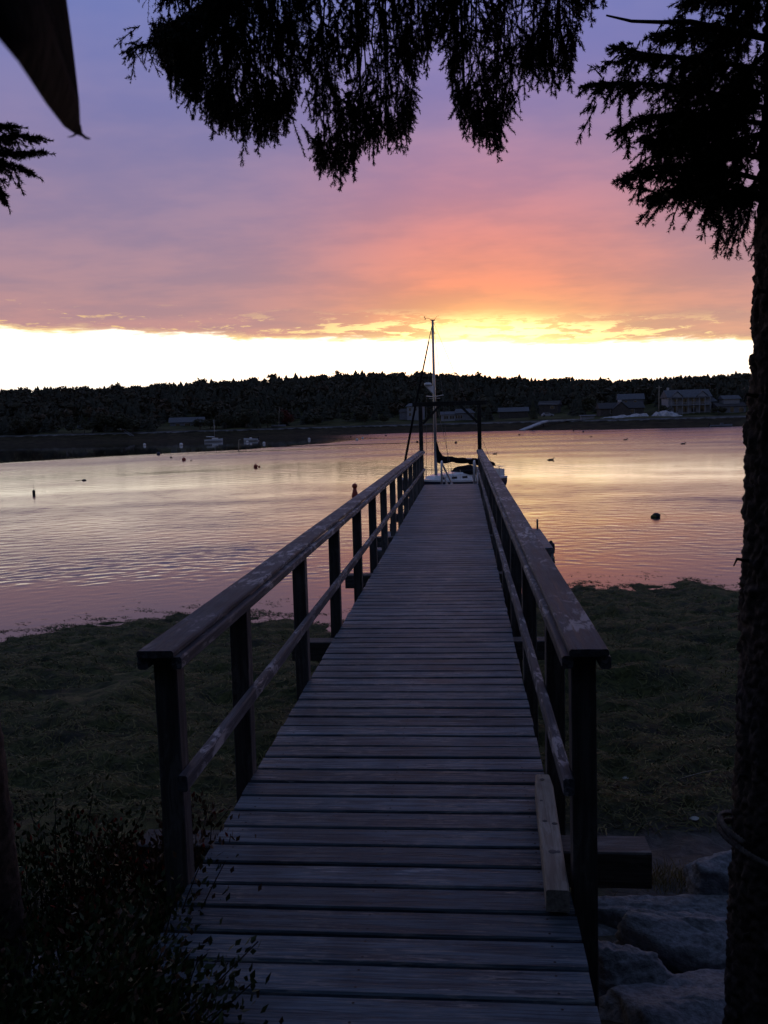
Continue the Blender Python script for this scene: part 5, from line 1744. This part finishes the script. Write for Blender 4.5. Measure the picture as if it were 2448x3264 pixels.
# floating clumps on the water edge
pts = []
while len(pts) < 3200:
    x = RNG.uniform(-12, 10)
    y = float(interp(x, SHORE)) + abs(RNG.normal(0, .75)) + .05
    if fbm(x, y * 2.2, 0.9, 3) > .10:
        pts.append((x, y, WATER + .006))
ribbons('floating_weed', M['weed'], pts, .22, .012, 3, 'dark weed floating along the water edge', 'seaweed', .6, .01, updir=.05)
pts = [(RNG.uniform(0.62, 1.9), 0, 0) for _ in range(1400)]
pts = [(x, 5.32 + RNG.normal(0, .10) - .10 * (x - 1.2)) for x, _, _ in pts]
pts = [(x, y, ground_z(x, y)) for x, y in pts]
ribbons('dry_grass', M['drygrass'], pts, .09, .0018, 3, 'fringe of yellowed grass behind the rocks', 'grass', .5, .02, updir=.9)
pts = [(RNG.uniform(-3.6, -1.2), RNG.uniform(2.2, 4.8)) for _ in range(3500)]
pts = [(x, y, ground_z(x, y)) for x, y in pts]
ribbons('bank_grass', M['leaf_green'], pts, .16, .0028, 3, 'dark grass on the bank left of the pier', 'grass', .4, .02, updir=.9)
sh_n = 0
for x, y, s_, lb in ((1.62, 6.35, .028, 'white shell on the sand beside the right trunk'), (1.35, 7.6, .022, 'small white shell on the dark weed right of the pier'), (-2.05, 5.6, .03, 'white scrap lying on the weed left of the pier')):
    o_ = MB().loft([[(s_ * (i - 2) * .6, -s_ * r_, 0), (s_ * (i - 2) * .6, 0, s_ * .5 * r_ + .004), (s_ * (i - 2) * .6, s_ * r_, 0)] for i, r_ in enumerate((.2, .8, 1.0, .8, .2))], close=True).build('shell', M['shell'])
    o_.location = (x, y, ground_z(x, y) + .02)
    tag(o_, lb, 'shell')
o_ = MB().tube([(0, 0, 0), (.12, .05, .015), (.25, .13, .01), (.34, .16, .02)], [.006, .006, .005, .003], 6).build('driftwood_stick', M['newwood'], None, True)
o_.location = (1.75, 7.3, ground_z(1.75, 7.3) + .04)
tag(o_, 'thin pale driftwood stick on the weed right of the pier', 'driftwood')


# ------------------------------------------------------------------ shrubs at the lower left
def leaf_quad(V_, F_, c, d, up, L_, W_):
    d = d / np.linalg.norm(d)
    s_ = np.cross(d, up)
    s_ /= max(1e-6, np.linalg.norm(s_))
    nrm_ = np.cross(s_, d)
    o_ = len(V_)
    V_ += [c, c + d * L_ * .4 + s_ * W_ - nrm_ * -.15 * W_, c + d * L_, c + d * L_ * .4 - s_ * W_ + nrm_ * .15 * W_, c + d * L_ * .45 - nrm_ * .12 * W_]
    F_ += [(o_, o_ + 1, o_ + 4), (o_ + 1, o_ + 2, o_ + 4), (o_ + 2, o_ + 3, o_ + 4), (o_ + 3, o_, o_ + 4)]


def shrub(label, base, tips, nl, leaf, mat, mat2=None, frac=.0, spreadv=.10):
    o_ = thing('shrub', label, 'shrub', base)
    mb_ = MB()
    V1, F1, V2, F2 = [], [], [], []
    for tp in tips:
        tp = np.array(tp, float) - np.array(base)
        midp = tp * .5 + RNG.normal(0, .05, 3) + np.array([0, 0, .05])
        curve = [(1 - t) ** 2 * np.zeros(3) + 2 * t * (1 - t) * midp + t * t * tp for t in np.linspace(0, 1, 8)]
        mb_.tube([tuple(p) for p in curve], [.006 - .0006 * i for i in range(8)], 5, False)
        for k in range(nl):
            t = RNG.uniform(.25, 1.0)
            i_ = min(6, int(t * 7))
            p = curve[i_] + (curve[i_ + 1] - curve[i_]) * (t * 7 - i_)
            tan = curve[i_ + 1] - curve[i_]
            tan /= np.linalg.norm(tan)
            off_ = RNG.normal(0, spreadv, 3) * (1 - .75 * max(0, t - .6) / .4)
            d = tan * .8 + RNG.normal(0, .6, 3) + np.array([0, 0, .35])
            if mat2 and RNG.random() < frac:
                leaf_quad(V2, F2, p + off_, d, RNG.normal(0, 1, 3), leaf * RNG.uniform(.7, 1.2), leaf * .26)
            else:
                leaf_quad(V1, F1, p + off_, d, RNG.normal(0, 1, 3), leaf * RNG.uniform(.7, 1.2), leaf * .26)
    mb_.build('stems', M['limb'], o_, True)
    tag(link('foliage', np_mesh('foliage', np.array(V1), np.array(F1), mat), o_), kind='stuff')
    if V2:
        tag(link('red_foliage', np_mesh('red_foliage', np.array(V2), np.array(F2), mat2), o_), kind='stuff')
    return o_


def gz(x, y):
    return (x, y, ground_z(x, y))


def spread_tips(cx, cy, cz, n_, rx, ry, rz_):
    return [(cx + RNG.normal(0, rx), cy + RNG.normal(0, ry), cz - abs(RNG.normal(0, rz_))) for _ in range(n_)]


shrub('rust leaved shrub at the foot of the left end post', gz(-1.22, 3.35), spread_tips(-1.20, 3.25, .17, 30, .11, .13, .18), 90, .032, M['leaf_rust'], M['leaf_red'], .04)
shrub('green shrub with scattered bright red leaves at far left', gz(-1.75, 3.5), spread_tips(-1.72, 3.5, .05, 36, .24, .16, .16), 90, .031, M['leaf_green'], M['leaf_red'], .035)
shrub('dark shrub with one red cluster between stem and post', gz(-1.45, 3.4), spread_tips(-1.45, 3.3, -.02, 28, .15, .15, .14), 84, .031, M['leaf_rust'], M['leaf_red'], .06)
shrub('low green shrub reaching over the left edge of the deck', gz(-1.20, 2.75), [(-.86, 2.9, .16), (-.94, 2.85, .16), (-.98, 2.7, .12)] + spread_tips(-1.12, 2.7, .12, 20, .10, .12, .12), 80, .032, M['leaf_green'], M['leaf_rust'], .2)
shrub('nearest dark shrub in the bottom left corner with sprigs over the deck', gz(-1.15, 2.15), [(-.60, 2.3, .24), (-.56, 2.1, .26), (-.66, 2.05, .2), (-.74, 2.2, .25)] + spread_tips(-.92, 2.15, .20, 44, .13, .15, .12), 90, .031, M['leaf_green'], M['leaf_rust'], .15)
shrub('dark leafy shrub leaning over the near left corner of the deck', gz(-1.18, 1.95), spread_tips(-.86, 2.0, .24, 44, .09, .12, .10) + spread_tips(-.95, 2.45, .16, 24, .10, .14, .10), 100, .029, M['leaf_green'], M['leaf_rust'], .2)
shrub('dense dark shrub filling the left bottom edge beside the stem', gz(-1.55, 2.5), spread_tips(-1.40, 2.55, .02, 40, .2, .22, .16), 100, .032, M['leaf_green'], M['leaf_rust'], .1)
